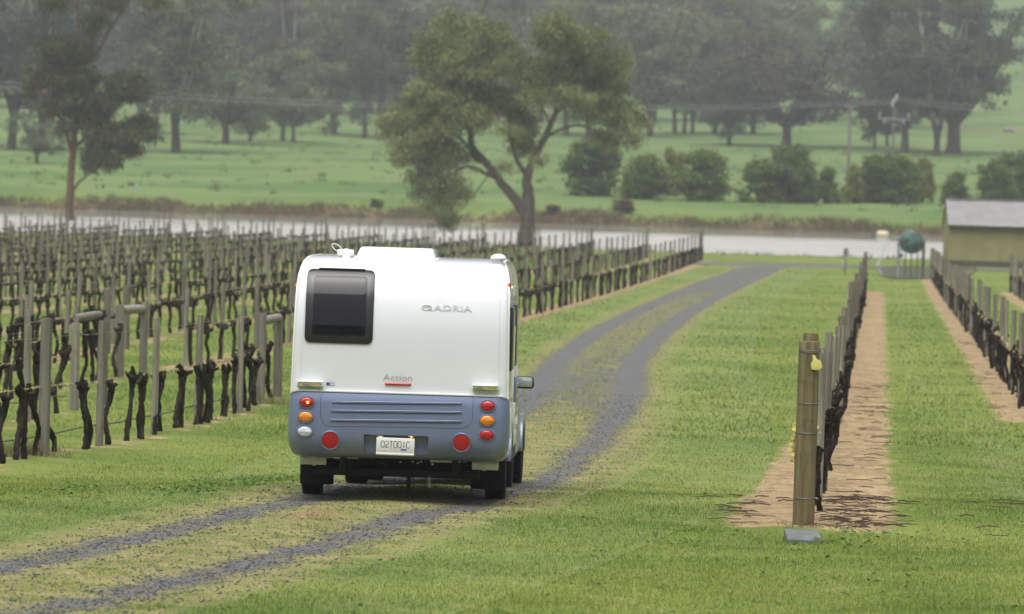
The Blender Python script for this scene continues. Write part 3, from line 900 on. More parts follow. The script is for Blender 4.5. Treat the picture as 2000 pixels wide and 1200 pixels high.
if restv:
    VV, FF = [], []; off = 0
    lib = []
    for me in VC + VMT[:2]:
        me2 = me.copy(); bm = bmesh.new(); bm.from_mesh(me2); bmesh.ops.triangulate(bm, faces=bm.faces); bm.to_mesh(me2); bm.free()
        lib.append((np.array([x.co[:] for x in me2.vertices]), np.array([list(f.vertices) for f in me2.polygons])))
        bpy.data.meshes.remove(me2)
    for v in restv:
        co, fv = random.choice(lib[:8]) if v['r']['blk'] == 'back' else random.choice(lib[8:])
        a = RZ + random.choice((0, math.pi)); c, s = math.cos(a), math.sin(a)
        w = np.stack([co[:, 0] * c - co[:, 1] * s + v['x'], co[:, 0] * s + co[:, 1] * c + v['y'], co[:, 2] + zgf(v['x'], v['y'])], -1)
        VV.append(w); FF.append(fv + off); off += len(co)
    tag(link('distant_vines', np_mesh('distant_vines', np.concatenate(VV), np.concatenate(FF), M['vine'], smooth=True)), kind='stuff')

# wires: each strand is its own thing
WD = {'R1': [(1.70, 'top wire'), (1.16, 'middle wire'), (.30, 'low wire')], 'A1': [(1.48, 'top wire'), (.86, 'cordon wire'), (.28, 'drip hose')],
      'A2': [(1.30, 'top wire'), (.88, 'cordon wire'), (.28, 'drip hose')], 'A3': [(1.2, 'top wire'), (.88, 'cordon wire')], 'A4': [(1.2, 'top wire'), (.88, 'cordon wire')]}
for r in ROWS:
    k = r['k']; a = r['a']
    for (h, nm) in WD.get(k, [(1.42, 'top wire'), (.78, 'cordon wire')]):
        ys_ = np.arange(r['y0'] + (0 if k != 'A1' else -3), r['y1'] + .1, 2.0)
        rad = .0028 if nm != 'drip hose' else .009
        if nm == 'cordon wire': rad = .005
        if r['blk'] == 'back': rad = .005 if nm == 'top wire' else .011
        pts = [(row_x(a, y) - .06, y, zgf(row_x(a, y), y) + h + random.gauss(0, .006 if nm != 'drip hose' else .025)) for y in ys_]
        m = MB().tube(pts, rad, 5)
        if nm == 'cordon wire' and (r['blk'] == 'front'):
            # dry tendrils still wound round the wire
            for _ in range(int((r['y1'] - r['y0']) * (34 if k == 'A1' else 16))):
                y = random.uniform(r['y0'] - 1, r['y1']); x = row_x(a, y) - .06; z = zgf(x, y) + h
                e = Vector((random.gauss(0, .02), random.gauss(0, .03), random.gauss(0, .018)))
                m.tube([Vector((x, y, z)) - e * .6, Vector((x, y, z + .004)), Vector((x, y, z)) + e], [.0025, .006, .0022], 4)
        mat = M['hose'] if nm == 'drip hose' else (M['cordon'] if nm == 'cordon wire' else M['wire'])
        o = m.build('drip_hose' if nm == 'drip hose' else 'trellis_wire', mat)
        tag(o, {'top wire': 'thin top wire strung along the ', 'middle wire': 'middle wire strung along the ', 'low wire': 'lowest wire strung along the ', 'cordon wire': 'cordon wire with dry tendrils along the ', 'drip hose': 'black drip hose hung low along the '}[nm] + r['d'],
            'wire' if nm != 'drip hose' else 'hose', 'trellis wires')
    if r['blk'] == 'right':
        # mossy old canes lying along the wire
        m = MB(); y = r['y0'] + (3 if k != 'R1' else 1.5)
        while y < r['y1'] - 2:
            le = random.uniform(1.2, 2.4)
            pts = [(row_x(a, y + le * t) + random.gauss(-.02, .02), y + le * t, zgf(row_x(a, y), y + le * t) + (.80 if k != 'R1' else .78) + random.gauss(0, .02)) for t in np.linspace(0, 1, 5)]
            m.tube(pts, [.012, .02, .022, .018, .010], 5)
            for _ in range(7 if y < 120 else 3):
                t = random.random(); p = Vector(pts[int(t * 4)])
                m.tube([p, p + Vector((random.gauss(0, .05), random.gauss(0, .05), random.gauss(.03, .06)))], [.009, .004], 4)
            y += le * random.uniform(.8, 1.3)
        o = m.build('old_canes', M['cordon']); tag(o, 'mossy yellow-brown old canes lying along the wire of the ' + r['d'], 'vine canes')
# young yellow leaves on the first vine of the right row
lf = MB()
p0 = on_ground(1548, 900, 40, 80, .02)
VV, FF, tt = [], [], []
for _ in range(70):
    q = at_depth(random.gauss(1553, 5), random.uniform(828, 910), 54.6) + Vector((0, random.gauss(0, .1), 0))
    a = Vector((random.gauss(0, 1), random.gauss(0, 1), random.gauss(0, 1))).normalized(); b = a.orthogonal().normalized(); s = random.uniform(.014, .03)
    k = len(VV); VV += [q - a * s, q + b * s * .8, q + a * s, q - b * s * .8]; FF.append((k, k + 1, k + 2, k + 3)); tt += [random.random()] * 4
root = empty('vine_shoot', p0)
st = MB().tube([at_depth(1553, 915, 54.6) - p0, at_depth(1551, 870, 54.6) - p0, at_depth(1555, 828, 54.6) - p0], [.006, .005, .003], 5).build('stem', M['twig'], root)
o = link('leaves', np_mesh('leaves', np.array(VV), np.array(FF), mat_leaf('yellow_shoot_leaves', (.30, .30, .05), (.55, .50, .12)), dict(tint=np.array(tt))), root); o.location = -p0
tag(root, 'young yellow-green shoot leaves beside the tagged brown end post', 'vine shoot')

# strut logs between paired end posts
def strut(ua, va, Ya, ub, vb, Yb, rad, label):
    a, b = at_depth(ua, va, Ya), at_depth(ub, vb, Yb)
    d = (b - a); m = MB(); n = 7
    m.tube([a + d * t for t in np.linspace(0, 1, n)], [rad * f for f in (.82, 1.0, 1.02, 1, .99, .98, .8)], 12)
    tag(m.build('strut_log', M['strut'] , angle=50), label, 'strut log', 'strut logs between paired end posts')
M['strut'] = mat_wood('pale_strut_wood', (.19, .175, .145), (.34, .315, .27), .05)
strut(511, 628, A1_PATH[5].y, 545, 620, A1_PATH[6].y, .075, 'short pale round log joining paired end posts just left of the caravan')
strut(230, 607, 103.4, 279, 603, 106.9, .085, 'long level pale round log between end posts, middle one of three logs')
strut(148, 622, 86.9, 195, 614, 89.4, .065, 'tilted pale round log between end posts at far left')
# ------------------------------------------------------------------ caravan
CX, CY = -1.07, 55.3
CZ = float(-.012 * CY - .003)
SC = F / CY
def RP(u, v):
    """raw picture point on the caravan's rear plane -> local x, local z"""
    a, b = level(u, v)
    return (a - 1000) / SC - CX, CAMZ - CZ - (b - YH) / SC
M['white'] = simple('white_gelcoat', (.705, .715, .76), .16, var=.01, scale=2, coat=.6)
M['white_trim'] = simple('white_plastic_trim', (.76, .76, .74), .35, var=.02)
M['blue'] = simple('metallic_blue_grey_paint', (.170, .210, .335), .34, .3, var=.05, scale=3, coat=.5)
M['blue_dark'] = simple('painted_groove_shade_blue', (.045, .058, .10), .4, .2)
M['glass_dark'] = simple('tinted_window_acrylic', (.006, .006, .008), .035, var=.1, spec=.38, coat=0)
M['rubber'] = simple('black_rubber', (.007, .007, .008), .8, var=.25, scale=20, bump=.15, spec=.2)
M['chassis'] = simple('black_chassis_steel', (.006, .006, .007), .6, var=.4, scale=6, spec=.25)
M['alu'] = simple('dull_aluminium', (.50, .50, .48), .35, .7, var=.15)
M['chrome'] = simple('mirror_chrome', (.82, .84, .82), .06, 1.0, var=.02)
M['mirror'] = simple('pale_mirror_glass', (.42, .47, .46), .12, .5)
M['red_lens'] = simple('red_lens', (.42, .010, .008), .15, var=.2, scale=40, coat=.4)
M['amber_lens'] = simple('amber_lens', (.72, .235, .008), .15, var=.2, scale=40, coat=.4)
M['clear_lens'] = simple('clear_lens', (.62, .65, .68), .12, var=.2, scale=40, coat=.4)
M['refl_red'] = simple('red_reflector', (.36, .008, .010), .3, var=.15, scale=60)
def emis(name, col, st):
    t = NT(name); e = t.n('Emission'); e.inputs[0].default_value = col; e.inputs[1].default_value = st
    t.t.links.new(e.outputs[0], t.out.inputs['Surface']); return t.m
M['bulb_amber'] = emis('amber_bulb', (1, .42, .05, 1), 3.0)
M['bulb_red'] = emis('red_bulb', (1, .16, .04, 1), 1.6)
M['decal'] = simple('grey_decal', (.56, .57, .60), .7, 0, var=.03)
M['decal_dark'] = simple('charcoal_decal', (.38, .385, .40), .6, var=.03)
M['plate'] = simple('number_plate_white', (.74, .74, .72), .4, var=.03)
M['ink'] = simple('black_plate_ink', (.012, .012, .012), .5)
M['sticker_blue'] = simple('blue_sticker', (.06, .10, .50), .4)
M['sticker_red'] = simple('red_sticker', (.30, .02, .03), .4)

cv = empty('caravan', (CX, CY, CZ)); cv.rotation_euler = (-.012, 0, R(-1.4))
tag(cv, 'white and blue-grey caravan seen from behind, towed along the gravel track', 'caravan')
ZB, ZT = 1.085, 2.415
PROF = [(.0, ZB), (.0, 1.30), (.002, 1.50), (.010, 1.68), (.024, 1.82), (.050, 1.95), (.095, 2.08), (.165, 2.20), (.26, 2.295), (.40, 2.365), (.60, 2.400), (.90, 2.412),
        (1.5, 2.418), (2.4, 2.42), (3.1, 2.40), (3.6, 2.34), (4.0, 2.20), (4.28, 1.98), (4.42, 1.7), (4.46, 1.35), (4.44, .95), (4.36, .62)]
PROF = catmull(PROF, .035)
def halfw(y, z):
    w = 1.052 - .018 * (z - 1.1) - .004 * y
    t = max(0, (z - 2.12) / (ZT + .03 - 2.12))
    return w - .115 * (1 - math.sqrt(max(0, 1 - min(t, 1) ** 2)))
def rear_y(z):
    i = np.searchsorted(PROF[:int(len(PROF) * .45), 1], z)
    return float(np.interp(z, PROF[:120, 1][np.argsort(PROF[:120, 1])], PROF[:120, 0][np.argsort(PROF[:120, 1])]))
_rz = [p for p in PROF if p[0] < .92]
def rear_y(z): return float(np.interp(z, [p[1] for p in _rz], [p[0] for p in _rz]))
def shell():
    m = MB(); n = len(PROF)
    tan = np.gradient(PROF, axis=0); tan /= np.linalg.norm(tan, axis=1)[:, None]
    rr = .045
    ins = [0, .006, .016, .03, .045]
    cols = []
    for i, (y, z) in enumerate(PROF):
        W = halfw(y, z); nrm = (tan[i][1], -tan[i][0])       # inward normal (towards +y at the rear)
        row = []
        for d in ins:
            off = rr - math.sqrt(max(0, rr * rr - (rr - d) ** 2))
            row.append((-W + d, y + nrm[0] * off, z + nrm[1] * off))
        for t in np.linspace(-1, 1, 17)[1:-1]: row.append((t * (W - .05), y, z))
        for d in ins[::-1]:
            off = rr - math.sqrt(max(0, rr * rr - (rr - d) ** 2))
            row.append((W - d, y + nrm[0] * off, z + nrm[1] * off))
        cols.append(row)
    k = len(cols[0])
    for row in cols: m.v += row
    for i in range(n - 1):
        for j in range(k - 1):
            a = i * k + j; m.f.append((a, a + 1, a + k + 1, a + k))
    # side walls down to the skirt
    for sgn, j in ((0, 0), (1, k - 1)):
        loop = [i * k + j for i in range(n)]
        W = m.v[loop[0]][0]
        b = len(m.v); x = W
        m.v += [(x - .02 * (1 if sgn else -1), 4.3, .50), (x - .02 * (1 if sgn else -1), .06, .50)]
        m.f.append(tuple(loop + [b, b + 1]))
    return m.build('body_shell', M['white'], cv, angle=38)
shell()

# blue rear bumper panel: one bulging moulding with a recess for the plate
def bump_y(x, z, W=1.075):
    zb, zt = .455, ZB
    t = (z - zb) / (zt - zb)
    y = -.045 - .028 * math.sin(min(1, max(0, t)) * math.pi * .9)
    if t < .34: y += .19 * (1 - math.sqrt(max(0, 1 - ((.34 - t) / .34) ** 2)))
    y += .012 * max(0, (t - .9) / .1)
    d = W - abs(x); r = .16
    if d < r: y += .17 * (1 - math.sqrt(max(0, 1 - ((r - d) / r) ** 2)))
    return y
def bumper_w(z):
    t = (z - .455) / (ZB - .455)
    return 1.068 + .014 * math.sin(t * math.pi) - (.07 * (1 - math.sqrt(max(0, 1 - ((.3 - t) / .3) ** 2))) if t < .3 else 0)
px0, pz1 = RP(711, 850); px1, pz0 = RP(836, 886)
pz1 = RP(773, 850.5)[1]; pz0 = RP(773, 886.5)[1]
def bumper():
    m = MB()
    gx = sorted(set([round(t, 4) for t in list(np.linspace(-1, 1, 61))]))
    xs_ = list(np.linspace(-1, px0, 34)) + list(np.linspace(px0, px1, 9))[1:-1] + list(np.linspace(px1, 1, 34))
    # use normalised |x| near the edge for roundness
    e = [1 - .16 * (1 - math.sin(a)) for a in np.linspace(0, math.pi / 2, 10)]
    xs_ = sorted([x for x in xs_ if abs(x) < .84] + e + [-q for q in e])
    zs_ = sorted(list(np.linspace(.455, pz0, 8)) + list(np.linspace(pz0, pz1, 6))[1:] + list(np.linspace(pz1, ZB, 16))[1:])
    k = len(xs_)
    for z in zs_:
        W = bumper_w(z)
        for x in xs_:
            X = x if px0 - 1e-6 <= x <= px1 + 1e-6 else x * (1 if abs(x) < .7 else 1 + (W - 1) * (abs(x) - .7) / .3)
            m.v.append((X, bump_y(X, z, W), z))
    hole = set()
    for i in range(len(zs_) - 1):
        for j in range(k - 1):
            cx_, cz_ = (xs_[j] + xs_[j + 1]) / 2, (zs_[i] + zs_[i + 1]) / 2
            if px0 < cx_ < px1 and pz0 < cz_ < pz1: hole.add((i, j)); continue
            a = i * k + j; m.f.append((a, a + 1, a + k + 1, a + k))
    # sides wrap forward to the wheel arch
    for j in (0, k - 1):
        b = len(m.v)
        for i, z in enumerate(zs_):
            x = m.v[i * k + j][0]; m.v.append((x * .985, .62, z))
        for i in range(len(zs_) - 1):
            a = i * k + j; m.f.append((a, a + k, b + i + 1, b + i))
    # underside and top ledge
    b = len(m.v)
    for j in range(k): x, y, z = m.v[j]; m.v.append((x * .97, .55, z + .02))
    for j in range(k - 1): m.f.append((j, j + 1, b + j + 1, b + j))
    t0 = (len(zs_) - 1) * k; b = len(m.v)
    for j in range(k): x, y, z = m.v[t0 + j]; m.v.append((x, .0 + max(0, y), z))
    for j in range(k - 1): m.f.append((t0 + j, t0 + j + 1, b + j + 1, b + j))
    # recess walls
    D = .055
    js = [j for j in range(k) if px0 - 1e-5 <= xs_[j] <= px1 + 1e-5]; is_ = [i for i in range(len(zs_)) if pz0 - 1e-5 <= zs_[i] <= pz1 + 1e-5]
    def V(i, j): return i * k + j
    ring = [V(is_[0], j) for j in js] + [V(i, js[-1]) for i in is_[1:]] + [V(is_[-1], j) for j in js[::-1][1:]] + [V(i, js[0]) for i in is_[::-1][1:-1]]
    b = len(m.v)
    for q in ring: x, y, z = m.v[q]; m.v.append((x, D - .02, z))
    nR = len(ring)
    for q in range(nR): m.f.append((ring[q], ring[(q + 1) % nR], b + (q + 1) % nR, b + q))
    m.f.append(tuple(b + q for q in range(nR)))
    return m.build('rear_bumper_panel', M['blue'], cv, angle=35)
bp = bumper()
# pressed ribs of the bumper; raised dark strips paint in its grooves' shade
def on_bump(u, v, out=.0):
    x, z = RP(u, v); return (x, bump_y(x, z) - out, z)
for (v0, v1) in ((786, 789), (803, 806), (821, 824)):
    g = MB(); ul = 649 - (v0 - 786) * .12; ur = 903
    n = 20
    up = [on_bump(ul + (ur - ul) * t, v0 + (v1 - v0) * t, .0) for t in np.linspace(0, 1, n)]
    g.tube([(x, y - .004, z + .008) for x, y, z in up], [.003] + [.0045] * (n - 2) + [.003], 6)
    o = g.build('pressed_rib', M['blue'], bp)
    g = MB().tube([(x, y - .002, z - .006) for x, y, z in up], [.005] + [.0095] * (n - 2) + [.005], 6)
    g.build('rib_groove_shade', M['blue_dark'], bp)
outl = [(627, 771), (626, 800), (627, 816), (631, 826), (638, 831), (650, 833), (780, 834.5), (892, 837), (908, 835), (918, 829), (923, 819), (924, 800), (924, 774)]
pts = catmull(outl, 8)
MB().tube([on_bump(u, v, -.001) for u, v in pts], .0032, 5).build('panel_groove_shade', M['blue_dark'], bp)

# rear lights
def oval_light(u, v, rx, rz, mat, lit=None, parent=cv, name='tail_light'):
    x, z = RP(u, v); y = bump_y(x, z)
    o = empty(name); o.parent = parent; o.location = (x, y, z)
    yaw = math.atan((bump_y(x + .02, z) - bump_y(x - .02, z)) / .04); pit = math.atan((bump_y(x, z + .02) - bump_y(x, z - .02)) / .04)
    o.rotation_euler = (-pit, 0, yaw)
    s = rx / rz
    b = MB().lathe([(rz * 1.32, .012), (rz * 1.30, -.006), (rz * 1.22, -.013), (rz * 1.10, -.014), (rz * 1.06, -.006)], 'y', n=32)
    b.v = [(q[0] * (rx * 1.0 + .008) / (rz + .008), q[1], q[2]) for q in b.v]
    b.build('bezel', M['blue'], o)
    l = MB().lathe([(rz * 1.05, -.004), (rz * .99, -.012), (rz * .8, -.019), (rz * .5, -.0235), (rz * .2, -.025), (.001, -.0255)], 'y', n=32)
    l.v = [(q[0] * s, q[1], q[2]) for q in l.v]
    lo = l.build('lens', mat, o)
    MB().box((0, -.0255, -.002), (rx * 1.85, .004, .0035)).build('lens_bar', {'red_lens': M['refl_red']}.get(mat.name, mat), lo)
    if lit: MB().lathe([(.014, -.020), (.012, -.029), (.002, -.031)], 'y', c=(.012, 0, -.002), n=12).build('bulb', lit, lo)
    else: MB().lathe([(.008, -.020), (.006, -.0265), (.001, -.027)], 'y', c=(.006, 0, -.008), n=10).build('bulb', M['refl_red'] if mat is M['red_lens'] else M['alu'], lo)
    return o
RX, RZ_ = .067, .0485
tag(oval_light(599, 786, RX, RZ_, M['red_lens'], M['bulb_amber']), 'red oval lamp with its bulb lit amber')
tag(oval_light(597, 814.5, RX, RZ_, M['amber_lens']), 'amber oval lamp'); tag(oval_light(595.5, 843, RX, RZ_, M['clear_lens']), 'clear oval lamp')
tag(oval_light(953, 793, RX, RZ_, M['red_lens']), 'red oval lamp'); tag(oval_light(952, 821.5, RX, RZ_, M['amber_lens']), 'amber oval lamp')
tag(oval_light(951, 850, RX, RZ_, M['red_lens']), 'red oval lamp')
for (u, v) in ((645, 860), (901.5, 864.5)):
    x, z = RP(u, v); y = bump_y(x, z); o = empty('round_reflector'); o.parent = cv; o.location = (x, y, z)
    pit = math.atan((bump_y(x, z + .03) - bump_y(x, z - .03)) / .06); o.rotation_euler = (-pit * .5, 0, 0)
    MB().lathe([(.097, .02), (.096, -.012), (.090, -.020), (.084, -.018), (.083, -.006)], 'y', n=36).build('bezel', M['blue'], o)
    MB().lathe([(.082, -.004), (.080, -.015), (.06, -.020), (.02, -.022), (.001, -.022)], 'y', n=36).build('lens', M['refl_red'], o)

# number plate
def text_mesh(body, size, mat, name, parent, loc, rot, sx=1.0, ext=.0015, bold=0, spacing=1.0):
    cu = bpy.data.curves.new(name, 'FONT'); cu.body = body; cu.size = size; cu.extrude = ext; cu.align_x = 'CENTER'; cu.align_y = 'CENTER'
    cu.offset = bold; cu.space_character = spacing
    tmp = bpy.data.objects.new('tmp', cu); COL.objects.link(tmp)
    bpy.context.view_layer.update()
    me = bpy.data.meshes.new_from_object(tmp.evaluated_get(bpy.context.evaluated_depsgraph_get()))
    bpy.data.objects.remove(tmp); bpy.data.curves.remove(cu)
    me.materials.clear(); me.materials.append(mat); me.name = name
    o = link(name, me, parent); o.location = loc; o.rotation_euler = rot; o.scale = (sx, 1, 1)
    return o
pl = empty('number_plate'); pl.parent = cv
cx_, cz_ = RP(772.5, 870); pl.location = (cx_, -.062, cz_ - .004)
pl.rotation_euler = (R(2), R(.6), 0)
MB().box((0, .0, -.01), (.372, .012, .172)).build('plate_holder', M['white_trim'], pl, bevel=.004)
MB().box((0, -.010, .008), (.345, .006, .128)).build('plate_face', M['plate'], pl, bevel=.003)
MB().box((0, -.011, -.082), (.372, .018, .016)).build('plate_lip', M['white_trim'], pl, bevel=.004)
rot = (R(90), 0, 0)
# registration drawn with strokes so the letters keep the plate's narrow rounded shapes
def stroke_glyphs(s, w, h, gap, rad):
    G = {'0': [[(.15, 0), (.85, 0), (1, .15), (1, .85), (.85, 1), (.15, 1), (0, .85), (0, .15), (.15, 0)]],
         '2': [[(0, .82), (.15, 1), (.85, 1), (1, .85), (1, .62), (.02, .12), (0, 0), (1, 0)]],
         'T': [[(0, 1), (1, 1)], [(.5, 1), (.5, 0)]],
         '1': [[(.25, .80), (.55, 1), (.55, 0)]],
         'C': [[(1, .85), (.85, 1), (.15, 1), (0, .85), (0, .15), (.15, 0), (.85, 0), (1, .12)]]}
    m = MB(); tot = len(s) * w + (len(s) - 1) * gap; x = -tot / 2
    for ch in s:
        for st in G[ch]:
            m.tube([(x + a * w, 0, (b - .5) * h) for a, b in st], rad, 6)
        x += w + gap
    return m
g = stroke_glyphs('02T001C', .0305, .060, .0105, .0042).build('plate_number', M['ink'], pl); g.location = (0, -.0125, .012); g.scale = (1, .35, 1)
text_mesh('VICTORIA', .0135, M['decal_dark'], 'plate_state_name', pl, (-.015, -.0132, -.034), rot, 1.25, .0006)
MB().box((.082, -.0132, -.036), (.058, .0015, .017)).build('plate_sticker', M['sticker_blue'], pl)
for du in (-30, 30):
    x, z = RP(773 + du, 855); b = MB().box((x, -.045, z + .012), (.055, .04, .012)); lo = b.build('plate_lamp', M['chrome'], cv, bevel=.004)
    MB().box((x + .003, -.052, z + .0035), (.022, .02, .004)).build('bulb', M['bulb_amber'], lo)

# rear window: tinted acrylic blister that follows the panel's curve
def patch(u0, v0, u1, v1, rad, off, name, mat, parent, thick=.02, nu=26, nv=30, inset=0):
    x0, z1 = RP(u0, v0); x1, z0 = RP(u1, v1)
    x0 += inset; x1 -= inset; z0 += inset; z1 -= inset
    m = MB(); idx_ = {}
    W, H = x1 - x0, z1 - z0
    # superellipse-like grid: rounded rectangle mapped from a square
    us = np.linspace(-1, 1, nu); vs_ = np.linspace(-1, 1, nv)
    def mp(a, b):
        X, Z = a * W / 2, b * H / 2
        hx, hz = W / 2 - rad, H / 2 - rad
        if abs(X) > hx and abs(Z) > hz:
            dx, dz = abs(X) - hx, abs(Z) - hz; mxx = max(dx, dz); ll = math.hypot(dx, dz)
            if ll > 0: dx, dz = dx / ll * mxx, dz / ll * mxx
            X, Z = math.copysign(hx + dx, X), math.copysign(hz + dz, Z)
        return X + (x0 + x1) / 2, Z + (z0 + z1) / 2
    for layer, o in ((0, off), (1, off - thick)):
        for b in vs_:
            for a in us:
                X, Z = mp(a, b)
                edge = max(abs(a), abs(b))
                y = rear_y(Z) - o
                if layer == 0: y += .008 * max(0, (edge - .86) / .14) ** 2
                m.v.append((X, y, Z))
    N = nu * nv
    for i in range(nv - 1):
        for j in range(nu - 1):
            a = i * nu + j; m.f.append((a, a + 1, a + nu + 1, a + nu)); m.f.append((N + a, N + a + nu, N + a + nu + 1, N + a + 1))
    ring = [j for j in range(nu)] + [i * nu + nu - 1 for i in range(1, nv)] + [(nv - 1) * nu + j for j in range(nu - 2, -1, -1)] + [i * nu for i in range(nv - 2, 0, -1)]
    for q in range(len(ring)): a, b = ring[q], ring[(q + 1) % len(ring)]; m.f.append((a, b, b + N, a + N))
    return m.build(name, mat, parent, angle=50)
M['seal'] = simple('black_window_frame', (.012, .012, .014), .3, var=.2, coat=.2)
wf = patch(598, 525, 727, 673, .055, .020, 'rear_window', M['seal'], cv, .024)
patch(608, 533, 717, 664, .05, .0215, 'window_pane', M['glass_dark'], wf, .008)
x0, zt_ = RP(620, 525.5); x1, _ = RP(711, 526.5)
MB().box(((x0 + x1) / 2, rear_y(zt_) - .012, zt_ + .004), (x1 - x0, .03, .012)).build('hinge_rail', M['seal'], wf, bevel=.003)

# white trim strip, grab handles, brake light, lettering
zs1 = RP(776, 761.5)[1]
MB().box((0.0, -.012, ZB + .018), (2.02, .03, .020)).build('trim_strip', M['white_trim'], cv, bevel=.006)
def handle(u0, v0, u1, v1):
    x0, z1 = RP(u0, v0); x1, z0 = RP(u1, v1); w = x1 - x0; c = (x0 + x1) / 2; zc = (z0 + z1) / 2
    h = empty('grab_handle'); h.parent = cv; h.location = (c, 0, zc)
    MB().box((0, -.035, z1 - zc - .004), (w + .03, .09, .012)).build('handle_shelf', M['white_trim'], h, bevel=.004)
    a = MB().box((0, 0, 0), (w, .014, z1 - z0 - .006)).build('mirror_face', M['chrome'], h, bevel=.002)
    a.location = (0, -.060, -.006); a.rotation_euler = (R(17), 0, 0)
    for s in (-1, 1): MB().box((s * (w / 2 + .008), -.035, 0), (.010, .085, z1 - z0 + .01)).build('handle_cheek', M['white_trim'], h, bevel=.003)
    return h
handle(583, 744.5, 628, 755); handle(925.5, 752, 971, 761.5)
x0, z0 = RP(751, 750.5); x1, z1 = RP(803, 751.5)
b = MB().tube([(x0 + .012, -.006, (z0 + z1) / 2), (x1 - .012, -.006, (z0 + z1) / 2)], .014, 12)
b.lathe([(.001, -.0), (.01, .004), (.014, .012)], 'x', c=(x0, -.006, (z0 + z1) / 2), n=12); b.lathe([(.014, -.012), (.01, -.004), (.001, 0)], 'x', c=(x1, -.006, (z0 + z1) / 2), n=12)
tag(b.build('brake_light', M['red_lens'], cv), 'slim red high brake light')
x, z = RP(777, 739.5); text_mesh('Action', .088, M['decal_dark'], 'lettering', cv, (x, rear_y(z) - .003, z + .004), rot, 1.22, .0006)
x, z = RP(880, 602.5); pitch = math.atan((rear_y(z + .05) - rear_y(z - .05)) / .1)
text_mesh('ADRIA', .080, M['decal'], 'lettering', cv, (x + .018, rear_y(z) - .0085, z), (R(90) - pitch, 0, 0), 1.55, .0008, .0012, 1.04)
ex, ez = RP(833, 601.5)
e = MB(); ring = [(ex + .042 * math.copysign(abs(math.cos(a)) ** .75, math.cos(a)), rear_y(ez) - .006, ez + .023 * math.copysign(abs(math.sin(a)) ** .75, math.sin(a))) for a in np.linspace(0, 2 * math.pi, 33)]
e.tube(ring, .0055, 6, cap=False); e.tube([(ex + .012, rear_y(ez) - .006, ez - .004), (ex + .058, rear_y(ez) - .006, ez - .030)], .006, 6)
e.build('emblem', M['decal'], cv)
x, z = RP(644.5, 750.5); st = MB().box((x, -.003, z), (.078, .004, .026)).build('maker_sticker', M['sticker_blue'], cv)
MB().box((x - .028, -.0055, z + .004), (.02, .002, .016)).build('sticker_patch', M['sticker_red'], st)
MB().box((x + .018, -.0055, z - .003), (.036, .002, .014)).build('sticker_print', M['plate'], st)

# roof: hatch, aerial box with cable, mushroom vent
x0, zt0 = RP(686, 481); x1, _ = RP(846, 485)
zr = RP(765, 500)[1]
# roof items stand a little forward of the rear plane
hx = (x0 + x1) / 2; hw_ = (x1 - x0) / 2
h = MB(); b0, b1 = .75, 1.65
bot, topz = 2.395, 2.395 + .118
o_ = [(-hw_, b0), (hw_, b0), (hw_, b1), (-hw_, b1)]; i_ = [(-hw_ + .05, b0 + .06), (hw_ - .035, b0 + .06), (hw_ - .035, b1 - .06), (-hw_ + .05, b1 - .06)]
h.add([(hx + a, b, bot) for a, b in o_] + [(hx + a * 1.0, b, topz) for a, b in i_], [(0, 1, 2, 3), (7, 6, 5, 4), (0, 4, 5, 1), (1, 5, 6, 2), (2, 6, 7, 3), (3, 7, 4, 0)])
hh = h.build('roof_hatch', M['white'], cv, bevel=.022, seg=3)
MB().box((hx, b0 + .45, bot + .010), (2 * hw_ + .03, .95, .03)).build('hatch_frame', M['white_trim'], hh, bevel=.006)
ax_, az_ = RP(667, 492)
a = MB().box((ax_, .72, 2.45), (.16, .14, .062)).build('aerial_box', M['white_trim'], cv, bevel=.012)
MB().box((ax_ + .01, .70, 2.412), (.08, .1, .04)).build('aerial_foot', M['white_trim'], a, bevel=.008)
loop = catmull([(ax_ - .06, .70, 2.455), (ax_ - .10, .70, 2.47), (ax_ - .135, .70, 2.51), (ax_ - .13, .70, 2.53), (ax_ - .10, .70, 2.532), (ax_ - .06, .70, 2.51), (ax_ - .03, .70, 2.475), (ax_ + .0, .69, 2.487), (ax_ + .03, .69, 2.482)], .01)
MB().tube([tuple(p) for p in loop], .0045, 6).build('aerial_cable', M['white_trim'], a)
vx, _ = RP(970.5, 498)
MB().lathe([(.05, 2.36), (.05, 2.415), (.042, 2.43), (.082, 2.432), (.083, 2.440), (.070, 2.462), (.045, 2.478), (.015, 2.485), (.001, 2.486)], 'z', c=(vx, .55, .0), n=28).build('mushroom_vent', M['white'], cv, angle=60)

